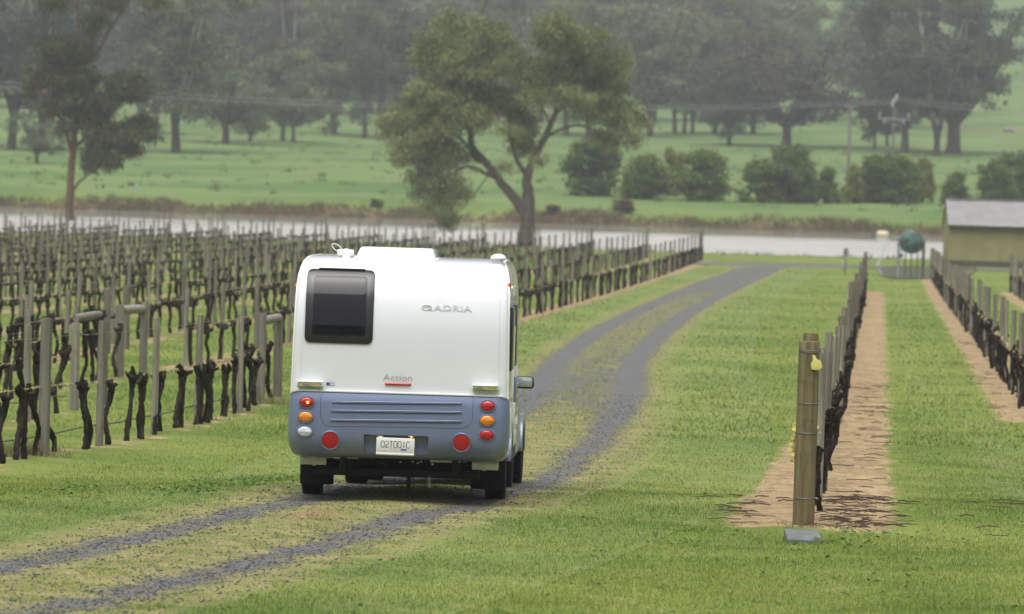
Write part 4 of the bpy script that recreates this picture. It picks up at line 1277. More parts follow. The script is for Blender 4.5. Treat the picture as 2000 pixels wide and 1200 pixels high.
# side fittings
def side_x(y, z): return halfw(y, z)
for s in (-1, 1):
    for (y0, y1) in ((.65, 1.45), (2.35, 3.45)):
        m = MB(); z0, z1 = 1.33, 1.96
        m.box((s * (side_x(1, 1.6) + .004 - .004 * (y0 - 1)), (y0 + y1) / 2, (z0 + z1) / 2), (.045, y1 - y0, z1 - z0))
        w = m.build('side_window', M['seal'], cv, bevel=.012)
        MB().box((s * (side_x(1, 1.6) + .020 - .004 * (y0 - 1)), (y0 + y1) / 2, (z0 + z1) / 2), (.022, y1 - y0 - .09, z1 - z0 - .09)).build('window_pane', M['glass_dark'], w, bevel=.006)
    # marker lamp
    ml = empty('marker_lamp'); ml.parent = cv; ml.location = (s * (side_x(.25, 2.08) - .004), .22, 2.165 if s > 0 else 2.12)
    MB().lathe([(.042, -.01), (.040, .012), (.03, .022), (.012, .028), (.001, .029)], 'x', n=16).build('lens', M['red_lens'], ml)
    if s < 0: ml.rotation_euler = (0, 0, math.pi)
    MB().lathe([(.013, .018), (.012, .031), (.002, .034)], 'x', c=(0, -.012, 0), n=10).build('bulb', M['bulb_amber'] if s > 0 else M['bulb_red'], ml)
    # awning rail along the edge, skirt and door trims
    rail = [(s * (halfw(y, z) + .002), y + .035, z - .012) for y, z in PROF[::3] if z > .6]
    MB().tube(rail, .011, 6).build('edge_rail', M['white_trim'], cv)
    MB().box((s * 1.025, 2.4, .56), (.05, 3.7, .16)).build('side_skirt', M['white_trim'], cv, bevel=.015)
    MB().box((s * 1.045, 2.1, 1.15), (.03, .03, 1.2)).build('door_edge', M['white_trim'], cv, bevel=.006)
    # wheel arch
    pts = [(1.7 + .44 * math.cos(a), .36 + .44 * math.sin(a)) for a in np.linspace(.15, math.pi - .15, 20)] + [(1.7 + .37 * math.cos(a), .36 + .37 * math.sin(a)) for a in np.linspace(math.pi - .15, .15, 20)]
    MB().prism(pts, 'x', s * 1.0, s * 1.075).build('wheel_arch', M['blue'], cv, bevel=.006)
# vent grilles, door handle and step gear on the right-hand side only
x = side_x(3, 2)
for k in range(6): MB().box((x + .002, 2.55, 2.06 + k * .018), (.02, .30, .009)).build('vent_slat', M['white_trim'], cv)
for k in range(7): MB().box((x + .012, 2.10, 1.42 + k * .04), (.012, .06, .016)).build('hinge_slat', M['white_trim'], cv)
MB().box((x + .012, 1.95, 1.02), (.04, .12, .05)).build('door_handle', M['alu'], cv, bevel=.008)
v = MB().box((1.052, 3.3, 1.0), (.03, .8, .42)).build('side_vent_panel', M['blue'], cv, bevel=.01)
for k in range(3): MB().box((1.068, 3.3, .87 + k * .13), (.02, .72, .035)).build('slat', M['alu'], v, bevel=.006)
MB().box((1.06, 2.3, .86), (.035, .22, .22)).build('service_hatch', M['white_trim'], cv, bevel=.01)
MB().box((1.055, 1.1, .80), (.03, .16, .30)).build('service_hatch', M['white_trim'], cv, bevel=.01)
MB().box((x + .001, 2.7, 1.985 + .02), (.006, .16, .04)).build('side_decal', M['decal_dark'], cv)

# underside: crossbar, frame, brackets, mudflaps, wheels, corner gear
MB().box((-.02, .55, .30), (1.62, .10, .075)).build('rear_crossbar', M['chassis'], cv, bevel=.01)
MB().box((0, 2.3, .50), (1.95, 4.0, .10)).build('floor_pan', M['chassis'], cv)
for s in (-1, 1): MB().box((s * .55, 2.2, .40), (.06, 3.8, .16)).build('chassis_rail', M['chassis'], cv, bevel=.008)
MB().tube([(-.9, 1.72, .33), (.9, 1.72, .33)], .045, 12).build('axle', M['chassis'], cv)
for k in range(14):
    MB().box((random.uniform(-.7, .7), random.uniform(.6, .9), random.uniform(.36, .46)), (random.uniform(.03, .12), .06, random.uniform(.02, .06))).build('floor_bracket', M['chassis'], cv)
for k in range(6):
    xx = random.uniform(-.15, .35); MB().box((xx, .52, random.uniform(.39, .43)), (.022, .02, .012)).build('cable_clip', M['alu'], cv)
MB().box((-.62, .50, .44), (.42, .05, .02)).build('edge_strip', M['alu'], cv); MB().box((.45, .50, .43), (.30, .05, .02)).build('edge_strip', M['alu'], cv)
for s in (-1, 1):   # seams of the corner panels
    MB().tube([(s * (halfw(0, z) - .085), rear_y(z) - .0005, z) for z in np.linspace(ZB + .03, 2.38, 40)], .0022, 5).build('panel_seam', M['decal'], cv)
MB().box((0, .0, ZB + .004), (2.06, .02, .012)).build('panel_seam', M['decal_dark'], cv)
for s in (-1, 1):
    MB().box((s * .845, .42, .41), (.26, .03, .095)).build('corner_bracket', M['alu'], cv, bevel=.004)
    MB().box((s * .845 - s * .01, .40, .40), (.03, .02, .09)).build('bracket_strap', M['alu'], cv)
    fl = MB().box((s * .850, 1.22, .285), (.335, .016, .30)).build('mudflap', M['rubber'], cv, bevel=.006)
    # torn lower edge of the left flap
def wheel(parent, x, y, r, w, face, rim_mat):
    o = empty('wheel'); o.parent = parent; o.location = (x, y, r); 
    h = w / 2
    t = MB().lathe([(r * .62, -h * .92), (r * .80, -h), (r * .93, -h * .95), (r * .985, -h * .78), (r, -h * .45), (r, h * .45), (r * .985, h * .78), (r * .93, h * .95), (r * .80, h), (r * .62, h * .92)], 'x', n=48)
    for q in range(5):
        pass
    to = t.build('tyre', M['rubber'], o, angle=60)
    tr = MB()
    for k in range(40):
        a = 2 * math.pi * k / 40
        rot_ = Matrix.Rotation(a, 3, 'X')
        for q in (-1, 0, 1):
            tr.box(rot_ @ Vector((q * w * .27, 0, r + .001)), (w * .2, r * .10, .012), rot_ @ Matrix.Rotation(q * .3, 3, 'Z'))
    tr.build('tread_blocks', M['rubber'], to)
    rm = MB().lathe([(r * .62, -h * .6), (r * .63, h * .75 ), (r * .60, h * .86), (r * .55, h * .70), (r * .2, h * .72), (r * .12, h * .85), (.001, h * .86)], 'x', n=32)
    if face < 0: rm.v = [(-p[0], p[1], p[2]) for p in rm.v]
    rm.build('rim', rim_mat, o, angle=40)
    return o
M['rim'] = simple('silver_wheel_rim', (.42, .43, .44), .35, .8)
for s in (-1, 1): wheel(cv, s * .918, 1.72, .335, .205, s, M['rim'])
# chains and jockey gear hanging under the crossbar
hk = MB(); xj = RP(794, 930)[0]
hk.tube([(xj, .50, .30), (xj + .004, .50, .23), (xj - .004, .5, .16), (xj + .01, .5, .10)], [.020, .018, .016, .008], 8)
hk.tube([(xj + .012, .5, .17), (xj + .04, .5, .09), (xj + .03, .5, .065)], .006, 6); hk.tube([(xj - .012, .5, .12), (xj - .02, .5, .07)], .005, 6)
for k in range(4): hk.box((xj, .5, .26 - k * .035), (.05 - .004 * k, .04, .016))
hk.build('winding_leg', M['chassis'], cv)
hk = MB(); xj = RP(835, 928)[0]
for k in range(4):
    zc = .265 - k * .026
    hk.tube([(xj + .011 * math.cos(a) * (1 if k % 2 else .4), .50 + .011 * math.cos(a) * (.4 if k % 2 else 1), zc + .018 * math.sin(a)) for a in np.linspace(0, 2 * math.pi, 13)], .0045, 5, cap=False)
hk.build('hanging_chain', M['alu'], cv)
# drawbar to the towing car
MB().tube([(-.55, 3.9, .42), (0.0, 5.35, .42)], .035, 8).build('drawbar', M['chassis'], cv)
MB().tube([(.55, 3.9, .42), (0.0, 5.35, .42)], .035, 8).build('drawbar', M['chassis'], cv)
MB().box((0, 5.4, .43), (.09, .28, .09)).build('coupling', M['alu'], cv, bevel=.015)
MB().box((0, 4.75, .62), (.85, .42, .34)).build('gas_locker', M['white'], cv, bevel=.05)

# ------------------------------------------------------------------ towing car ahead of the caravan
RAY_ = 61.65; FAY = 64.4
rx_, fx_ = -.845, -.735
car_rz = -math.atan((fx_ - rx_) / (FAY - RAY_))
cz_r, cz_f = zgf(rx_, RAY_), zgf(fx_, FAY)
car = empty('towing_car', (rx_, RAY_, cz_r), car_rz); car.rotation_euler = (math.atan((cz_f - cz_r) / (FAY - RAY_)), 0, car_rz)
tag(car, 'silver-blue four-wheel drive almost hidden in front of the caravan, door mirror sticking out', 'car')
M['carpaint'] = simple('silver_blue_car_paint', (.20, .235, .29), .3, .5, var=.04, coat=.6)
def car_body():
    # stations along y: (y, floor z, sill half width, belt z, belt half width, roof z, roof half width)
    S = [(-.92, .42, .80, .98, .82, 1.02, .74), (-.88, .36, .88, 1.02, .89, 1.50, .66), (-.70, .34, .92, 1.05, .915, 1.66, .68), (-.2, .32, .93, 1.06, .92, 1.74, .70),
         (.6, .30, .93, 1.05, .92, 1.76, .71), (1.3, .30, .93, 1.04, .92, 1.73, .69), (1.75, .30, .93, 1.04, .92, 1.55, .66), (2.25, .31, .93, 1.03, .91, 1.10, .80),
         (2.9, .32, .92, 1.00, .88, 1.03, .78), (3.4, .36, .88, .90, .80, .93, .70), (3.62, .42, .78, .75, .70, .78, .60)]
    m = MB(); n = len(S)
    for (y, zf, wf_, zb_, wb, zr_, wr) in S:
        half = [(wf_ * .93, zf), (wf_ + .005, zf + .10), (wf_ + .015, zf + .30), (wb + .012, zb_ - .12), (wb, zb_), (wr + (wb - wr) * .35, zb_ + (zr_ - zb_) * .55), (wr, zr_ - .05), (wr - .09, zr_ - .005), (wr * .5, zr_ + .012)]
        ring = [(x, y, z) for x, z in half] + [(-x, y, z) for x, z in half[::-1]]
        m.v += ring
    k = 18
    for i in range(n - 1):
        for j in range(k): a = i * k + j; b = i * k + (j + 1) % k; m.f.append((a, b, b + k, a + k))
    m.f.append(tuple(range(k))[::-1]); m.f.append(tuple((n - 1) * k + j for j in range(k)))
    me = m.mesh('car_body', M['carpaint'], angle=35)
    for v in me.vertices: v.co.x *= .95
    return link('car_body', me, car)
car_body()
for s in (-1, 1):
    for (y0, y1) in ((-.45, .25), (.33, 1.30)):
        pts = [(y0, 1.10), (y1, 1.10), (y1 - (.28 if y1 > 1 else 0), 1.60), (y0 + (.12 if y0 < 0 else 0), 1.62)]
        m = MB(); xb, xt = .88, .70
        vs_ = [(s * (xb if z < 1.3 else xt + .03), y, z) for y, z in pts]; vi = [(s * (abs(x) - .03), y, z) for x, y, z in vs_]
        m.add(vs_ + vi, [(0, 1, 2, 3), (7, 6, 5, 4), (0, 4, 5, 1), (1, 5, 6, 2), (2, 6, 7, 3), (3, 7, 4, 0)]).build('side_window', M['glass_dark'], car)
    for yc in (0, 2.75):
        pts = [(yc + .45 * math.cos(a), .37 + .45 * math.sin(a)) for a in np.linspace(.05, math.pi - .05, 24)] + [(yc + .37 * math.cos(a), .37 + .37 * math.sin(a)) for a in np.linspace(math.pi - .05, .05, 24)]
        MB().prism(pts, 'x', s * .80, s * .915).build('wheel_flare', M['carpaint'], car, bevel=.012)
    wheel(car, s * .785, 0, .37, .24, s, M['rim']); wheel(car, s * .785, 2.75, .37, .24, s, M['rim'])
    tag(MB().box((s * .80, -.91, .95), (.16, .06, .30)).build('tail_lamp', M['red_lens'], car, bevel=.02), 'tall red tail lamp')
    MB().box((s * .66, 3.60, .68), (.26, .10, .16)).build('headlight', M['clear_lens'], car, bevel=.03)
    mr = empty('door_mirror'); mr.parent = car; mr.location = (s * .930, 1.35, 1.165)
    hs_ = MB().box((s * .03, 0, 0), (.205, .11, .14), taper=.94).build('mirror_housing', M['seal'], mr, bevel=.035, seg=3)
    MB().box((s * .03, -.056, 0), (.160, .008, .100)).build('mirror_glass', M['mirror'], mr, bevel=.02)
    MB().box((-s * .09, .0, -.04), (.08, .06, .05)).build('mirror_arm', M['seal'], mr, bevel=.01)
MB().box((0, -.93, .52), (1.62, .12, .20)).build('rear_bumper', M['carpaint'], car, bevel=.04)
MB().box((0, -.885, 1.36), (1.16, .04, .36)).build('rear_window', M['glass_dark'], car, bevel=.03)
MB().box((0, -1.0, .40), (.07, .30, .07)).build('tow_bar', M['chassis'], car)
ws = MB(); ws.add([(-.70, 2.24, 1.12), (.70, 2.24, 1.12), (.60, 1.76, 1.58), (-.60, 1.76, 1.58), (-.70, 2.20, 1.11), (.70, 2.20, 1.11), (.60, 1.72, 1.57), (-.60, 1.72, 1.57)], [(0, 1, 2, 3), (7, 6, 5, 4), (0, 4, 5, 1), (1, 5, 6, 2), (2, 6, 7, 3), (3, 7, 4, 0)])
ws.build('windscreen', M['glass_dark'], car)
MB().tube([(-.75, 0, .34), (.75, 0, .34)], .05, 10).build('rear_axle', M['chassis'], car)
MB().box((0, 1.3, .36), (1.3, 4.2, .16)).build('underbody', M['chassis'], car)
# ------------------------------------------------------------------ trees
def leaf_cloud(blobs, n_leaf, leaf, droop=.7, clump=.45, per=60, seed=0, flat=1.0):
    """blobs: (centre(3), radii(3)).  leaf sprays gathered in drooping clumps through each blob's volume"""
    g = np.random.default_rng(seed)
    C = np.array([b[0] for b in blobs], float); RR = np.array([b[1] for b in blobs], float)
    vol = (RR[:, 0] * RR[:, 1] * RR[:, 2]) ** .72; vol /= vol.sum()
    nc = max(1, n_leaf // per)
    bi = g.choice(len(C), nc, p=vol)
    d = g.normal(size=(nc, 3)); d /= np.linalg.norm(d, axis=1)[:, None]
    rad = g.random(nc) ** .36
    cc = C[bi] + d * rad[:, None] * RR[bi]
    ctint = g.random(nc)
    ci = np.repeat(np.arange(nc), per); n = len(ci)
    off = g.normal(size=(n, 3)) * np.array([clump, clump, clump * .62])
    p = cc[ci] + off
    # long axis: outward-ish and down
    ax = g.normal(size=(n, 3)) * .75; ax[:, 2] -= droop * 1.6
    ax /= np.linalg.norm(ax, axis=1)[:, None]
    w = np.cross(ax, g.normal(size=(n, 3))); w /= np.linalg.norm(w, axis=1)[:, None] + 1e-9
    L = leaf[0] * g.uniform(.6, 1.3, n)[:, None]; W = leaf[1] * g.uniform(.6, 1.3, n)[:, None]
    V = np.stack([p, p + ax * L * .5 + w * W, p + ax * L, p + ax * L * .5 - w * W], 1).reshape(-1, 3)
    Fc = np.arange(4 * n).reshape(-1, 4)
    # each clump has a tint of its own, mixed with random leaf tints
    tint = np.clip(.45 * ctint[ci] + .55 * g.random(n), 0, 1)
    tint = np.where(g.random(n) < .03, .98, tint * .86)
    return V, Fc, np.repeat(tint, 4)
def leaves_obj(name, data, mat, parent):
    V, Fc, t = data
    return link(name, np_mesh(name, V, Fc, mat, dict(tint=t)), parent)
def limb_path(pts, n=4, wob=.0, seed=0):
    g = np.random.default_rng(seed)
    a = np.array(pts, float)
    p = catmull(a[:, :3], max(.12, np.linalg.norm(a[-1, :3] - a[0, :3]) / (n * (len(a) - 1) + 1)))
    t = np.linspace(0, 1, len(p)); r = np.interp(t, np.linspace(0, 1, len(a)), a[:, 3])
    if wob: p[1:-1] += g.normal(0, wob, (len(p) - 2, 3))
    return [tuple(q) for q in p], list(r)

def picture_tree(name, u0, v0, Yb, limbs, blobs, n_leaf, leaf, mats, label, clump, per=60, depth=.8, seed=1, n_side=10, base_flare=1.5, extra_twigs=True):
    """a single nearby tree: limbs and foliage masses measured in the photograph, given real depth round the trunk"""
    g = np.random.default_rng(seed)
    base = at_depth(u0, v0, Yb); base.z = zgf(base.x, Yb)
    s = F / Yb
    root = empty(name, base)
    def loc(u, v, dy=0.0):
        q = at_depth(u, v, Yb) - base
        return np.array([q.x, dy, q.z])
    m = MB(); ends = []
    for k, lb in enumerate(limbs):
        a = lb['p']; dy1 = lb.get('dy', 0); dy0 = lb.get('dy0', 0)
        P_ = []
        for i, (u, v, w) in enumerate(a):
            t = i / (len(a) - 1)
            q = loc(u, v, dy0 + (dy1 - dy0) * t); P_.append((q[0], q[1], q[2], w / 2 / s))
        if lb.get('base'): P_[0] = (P_[0][0], P_[0][1], -.3, P_[0][3] * base_flare)
        p, r = limb_path(P_, 5, .02, k)
        m.tube(p, r, n_side)
        ends.append(np.array(p[-1]))
    B = []
    for (u, v, rx, ry) in blobs:
        rr = max(rx, ry) / s
        q = loc(u, v, g.normal(0, depth)); B.append((q, (rx / s * .93, rr * .88 * g.uniform(.8, 1.15), ry / s * .92)))
    if extra_twigs:
        E = np.array(ends + [np.array(m.v[i]) for i in range(0, len(m.v), 23) if m.v[i][2] > 4])
        for q, rr in B:
            for _ in range(3):
                tgt = q + g.normal(size=3) * np.array(rr) * .45
                e = E[np.argmin(((E - tgt) ** 2).sum(1))]
                mid = (e + tgt) / 2 + np.array([0, 0, -.15 * np.linalg.norm(tgt - e)]) * g.uniform(-.3, 1)
                p, r = limb_path([(*e, .045), (*mid, .032), (*tgt, .012)], 3, .03, 5); m.tube(p, r, 5)
    m.build('trunk', mats[0], root, angle=80)
    leaves_obj('crown', leaf_cloud(B, n_leaf, leaf, .7, clump, per, seed), mats[1], root)
    return tag(root, label, 'tree'), base

# the big gum by the water
main_limbs = [
    dict(p=[(1024, 492, 44), (1027, 470, 33), (1030, 440, 29), (1032, 405, 25), (1031, 372, 19), (1030, 345, 17), (1044, 306, 13), (1064, 271, 12), (1084, 226, 9), (1108, 195, 6), (1128, 150, 4), (1145, 110, 2)], base=1, dy=-.6),
    dict(p=[(1026, 418, 22), (1002, 384, 19), (985, 365, 16), (970, 345, 15), (952, 322, 13), (940, 308, 12), (922, 287, 9), (918, 255, 7), (903, 205, 5), (886, 140, 3), (880, 90, 2)], dy=1.2),
    dict(p=[(972, 348, 9), (950, 340, 8), (932, 331, 7), (912, 326, 6), (890, 335, 4), (868, 350, 3)], dy0=.4, dy=-1.2),
    dict(p=[(948, 317, 9), (930, 312, 7), (921, 300, 6), (914, 288, 5), (890, 262, 4), (850, 235, 3), (810, 220, 2)], dy0=.7, dy=2.2),
    dict(p=[(1030, 345, 9), (1016, 325, 8), (1006, 303, 7), (998, 270, 5), (992, 225, 4), (1000, 160, 3), (1008, 90, 2)], dy=.8),
    dict(p=[(1062, 273, 7), (1080, 260, 6), (1105, 249, 5), (1135, 245, 4), (1160, 256, 3), (1185, 258, 3), (1215, 250, 2)], dy=-1.4),
    dict(p=[(1078, 238, 7), (1086, 205, 5), (1078, 160, 4), (1070, 100, 2)], dy=1.0),
    dict(p=[(1095, 212, 6), (1125, 205, 4), (1165, 190, 3), (1205, 180, 2)], dy=.9),
    dict(p=[(918, 262, 5), (935, 215, 4), (950, 150, 3), (955, 90, 2)], dy=-.8),
    dict(p=[(1019, 492, 20), (1008, 492, 12), (995, 494, 5)], dy=.1), dict(p=[(1034, 490, 20), (1048, 491, 14), (1064, 494, 5)], dy=-.1),
]
main_blobs = [(893, 52, 55, 40), (842, 100, 48, 45), (955, 78, 50, 42), (1075, 62, 55, 38), (1148, 88, 52, 42), (1200, 120, 36, 42), (900, 130, 68, 48), (1005, 128, 50, 38), (1090, 128, 66, 42), (1178, 168, 50, 42),
    (858, 185, 72, 42), (955, 185, 55, 38), (805, 222, 52, 32), (768, 248, 30, 34), (850, 248, 64, 36), (925, 228, 48, 28), (1012, 225, 38, 34), (1022, 272, 32, 36), (1000, 255, 25, 24), (800, 285, 42, 30), (860, 305, 50, 40),
    (828, 350, 34, 46), (880, 372, 32, 42), (872, 425, 18, 24), (842, 392, 14, 22), (1150, 205, 58, 38), (1212, 218, 46, 34), (1228, 262, 34, 26), (1185, 272, 30, 24), (1258, 240, 16, 14), (1050, 180, 42, 34), (985, 325, 15, 11), (1052, 312, 12, 10), (905, 300, 24, 18), (1115, 190, 40, 25), (780, 310, 20, 24)]
picture_tree('gum_tree', 1024, 492, 376, main_limbs, main_blobs, 84000, (.28, .044), (M['bark_mid'], M['leaf_gum']),
             'large forked gum tree with drooping olive crown at the water\'s edge behind the caravan', .34, 80, 1.2, 3)
left_limbs = [
    dict(p=[(134, 462, 20), (136, 430, 16), (136, 385, 15), (139, 330, 14), (143, 285, 13), (147, 240, 11), (150, 200, 9), (152, 140, 7), (150, 82, 6), (152, 40, 5), (153, -20, 4), (154, -60, 3)], base=1, dy=.3),
    dict(p=[(141, 300, 9), (133, 272, 7), (130, 255, 5), (110, 215, 4), (80, 180, 2)], dy=-.8),
    dict(p=[(145, 292, 8), (158, 278, 7), (172, 265, 5), (205, 262, 4), (250, 262, 3), (285, 270, 2)], dy=-.5),
    dict(p=[(140, 385, 6), (150, 360, 5), (172, 342, 4), (195, 328, 3), (225, 312, 2)], dy=.5),
    dict(p=[(150, 190, 7), (165, 130, 6), (178, 112, 6), (196, 92, 5), (216, 52, 5), (240, 18, 4), (262, -30, 3)], dy=.8),
    dict(p=[(178, 110, 5), (178, 75, 5), (174, 50, 4), (182, 15, 4), (190, -30, 3)], dy=.6),
    dict(p=[(150, 205, 6), (185, 195, 5), (225, 182, 4), (262, 168, 2)], dy=.9),
]
left_blobs = [(105, 92, 34, 18), (150, 102, 32, 26), (72, 150, 20, 24), (112, 145, 42, 32), (160, 158, 36, 28), (62, 175, 12, 18), (100, 212, 22, 24), (150, 200, 48, 32), (192, 205, 30, 30), (215, 185, 22, 26), (262, 168, 34, 28), (240, 158, 18, 16), (180, 238, 32, 16),
    (122, 245, 16, 20), (205, 268, 36, 24), (245, 258, 38, 24), (288, 268, 24, 20), (192, 300, 26, 20), (220, 308, 16, 16), (255, 285, 20, 16), (170, 325, 14, 8), (105, 2, 26, 14), (185, 42, 26, 26), (215, 2, 36, 14), (300, 2, 22, 11), (270, 240, 30, 14)]
picture_tree('gum_tree', 134, 462, 432, left_limbs, left_blobs, 46000, (.34, .058), (M['bark_red'], M['leaf_gum2']),
             'slim gum tree with reddish trunk and loose dark crown standing left before the water', .36, 80, .8, 5, 9)

# ---- trees of the far pasture: three kinds, several shapes each, copied with their own sizes
def far_tree_meshes(kind, seed):
    g = random.Random(seed); m = MB(); B = []
    if kind == 'tall':        # pale-limbed gum, limbs steeply up, foliage in loose bunches; unit: height 1 -> built at 26 m
        H = 26; forks = g.randint(4, 6); ht = g.uniform(2.5, 5)
        m.tube([(0, 0, -.5), (.1, 0, ht * .5), (.15, .05, ht)], [.48, .36, .34], 9)
        for k in range(forks):
            a = 6.28 * k / forks + g.gauss(0, .4); sp = g.uniform(2.0, 5.5); top = g.uniform(.72, 1.0) * H
            pts = [(.15, .05, ht - .3, .40)]
            for t in (.3, .6, .85, 1): pts.append((math.cos(a) * sp * t ** .8 + g.gauss(0, .3), math.sin(a) * sp * t ** .8, ht + (top - ht) * t, .26 * (1 - t) + .05))
            p, r = limb_path(pts, 4, .03, seed + k); m.tube(p, r, 6)
            for q in range(8):
                t = g.uniform(.22, 1.05); i = min(len(p) - 1, int(t * (len(p) - 1))); c = p[i]
                rr = g.uniform(1.2, 2.5)
                B.append(((c[0] + g.gauss(0, 1.5), c[1] + g.gauss(0, 1.5), c[2] + g.gauss(0, .7)), (rr, rr, rr * .8)))
        n, leaf, cl = 13000, (.60, .12), .60
    elif kind == 'spread':    # short dark trunk, wide dome
        H = 15; ht = g.uniform(1.8, 3.0)
        m.tube([(0, 0, -.5), (0, .05, ht * .5), (.1, 0, ht)], [.50, .36, .34], 9)
        for k in range(7):
            a = 6.28 * k / 7 + g.gauss(0, .35); sp = g.uniform(3, 7.5); top = g.uniform(.55, .95) * H
            pts = [(.1, 0, ht - .3, .36)]
            for t in (.35, .7, 1): pts.append((math.cos(a) * sp * t + g.gauss(0, .3), math.sin(a) * sp * t, ht + (top - ht) * t ** 1.1, .28 * (1 - t) + .05))
            p, r = limb_path(pts, 4, .05, seed + k); m.tube(p, r, 6)
            for q in range(6):
                t = g.uniform(.38, 1.05); i = min(len(p) - 1, int(t * (len(p) - 1))); c = p[i]; rr = g.uniform(1.2, 2.3)
                B.append(((c[0] + g.gauss(0, 1.4), c[1] + g.gauss(0, 1.4), max(c[2] + g.gauss(0, 1.0) - (1.6 if q % 3 == 0 else 0), 2.6)), (rr * 1.1, rr * 1.1, rr * .8)))
        n, leaf, cl = 13000, (.48, .10), .50
    else:                     # dense: big heavy crown almost to the ground line of its limbs
        H = 24; ht = 4
        m.tube([(0, 0, -.5), (0, 0, 1), (0, .05, ht)], [1.15, .85, .72], 10)
        for k in range(9):
            a = 6.28 * k / 9 + g.gauss(0, .3); sp = g.uniform(3, 10.5); top = g.uniform(.5, .95) * H
            pts = [(0, .05, ht - .5, .5)]
            for t in (.35, .7, 1): pts.append((math.cos(a) * sp * t ** .8 + g.gauss(0, .4), math.sin(a) * sp * t ** .8, ht + (top - ht) * t, .4 * (1 - t) + .06))
            p, r = limb_path(pts, 4, .05, seed + k); m.tube(p, r, 6)
            for q in range(8):
                t = g.uniform(.3, 1.05); i = min(len(p) - 1, int(t * (len(p) - 1))); c = p[i]; rr = g.uniform(1.6, 3.0)
                B.append(((c[0] + g.gauss(0, 1.6), c[1] + g.gauss(0, 1.6), max(c[2] + g.gauss(0, 1.), 4.5)), (rr, rr, rr * .75)))
        n, leaf, cl = 22000, (.52, .11), .58
    tm = m.mesh('trunk', None, angle=80)
    V, Fc, t = leaf_cloud(B, n, leaf, .45, cl, 70, seed)
    cm = np_mesh('crown', V, Fc, M['leaf_far'], dict(tint=t)); cm.materials.clear()
    return tm, cm, V[:, 2].max(), (np.percentile(V[:, 0], 98) - np.percentile(V[:, 0], 2))
KINDS = {k: [far_tree_meshes(k, s) for s in ss] for k, ss in (('tall', (11, 12, 13, 14)), ('spread', (21, 22, 23)), ('dense', (31, 32)))}
_variant_cache = {}
def with_mats(kind, vi, bark, leaf):
    key = (kind, vi, bark, leaf)
    if key not in _variant_cache:
        tm, cm, h, w = KINDS[kind][vi]
        a, b = tm.copy(), cm.copy(); a.materials.clear(); b.materials.clear()
        a.materials.append(M[bark]); b.materials.append(M[leaf]); _variant_cache[key] = (a, b, h, w)
    return _variant_cache[key]
_tc = [0]
def far_tree(u, v, hpx, wpx, kind, bark, leaf, label, group, Y=None, name='pasture_tree'):
    p = on_ground(u, v, 508, 2400, .5) if Y is None else None
    if p is None:
        q = at_depth(u, 300, Y); p = Vector((q.x, Y, zgf(q.x, Y)))
    vi = _tc[0] % len(KINDS[kind]); _tc[0] += 1
    tm, cm, h, w = with_mats(kind, vi, bark, leaf)
    s = F / p.y; sz = hpx / s / h; sx = wpx / s / w
    o = empty(name, p, random.random() * 6.28); o.scale = (sx, sx, sz)
    link('trunk', tm, o); link('crown', cm, o)
    return tag(o, label, 'tree', group)
G1 = 'trees standing in the far pasture'
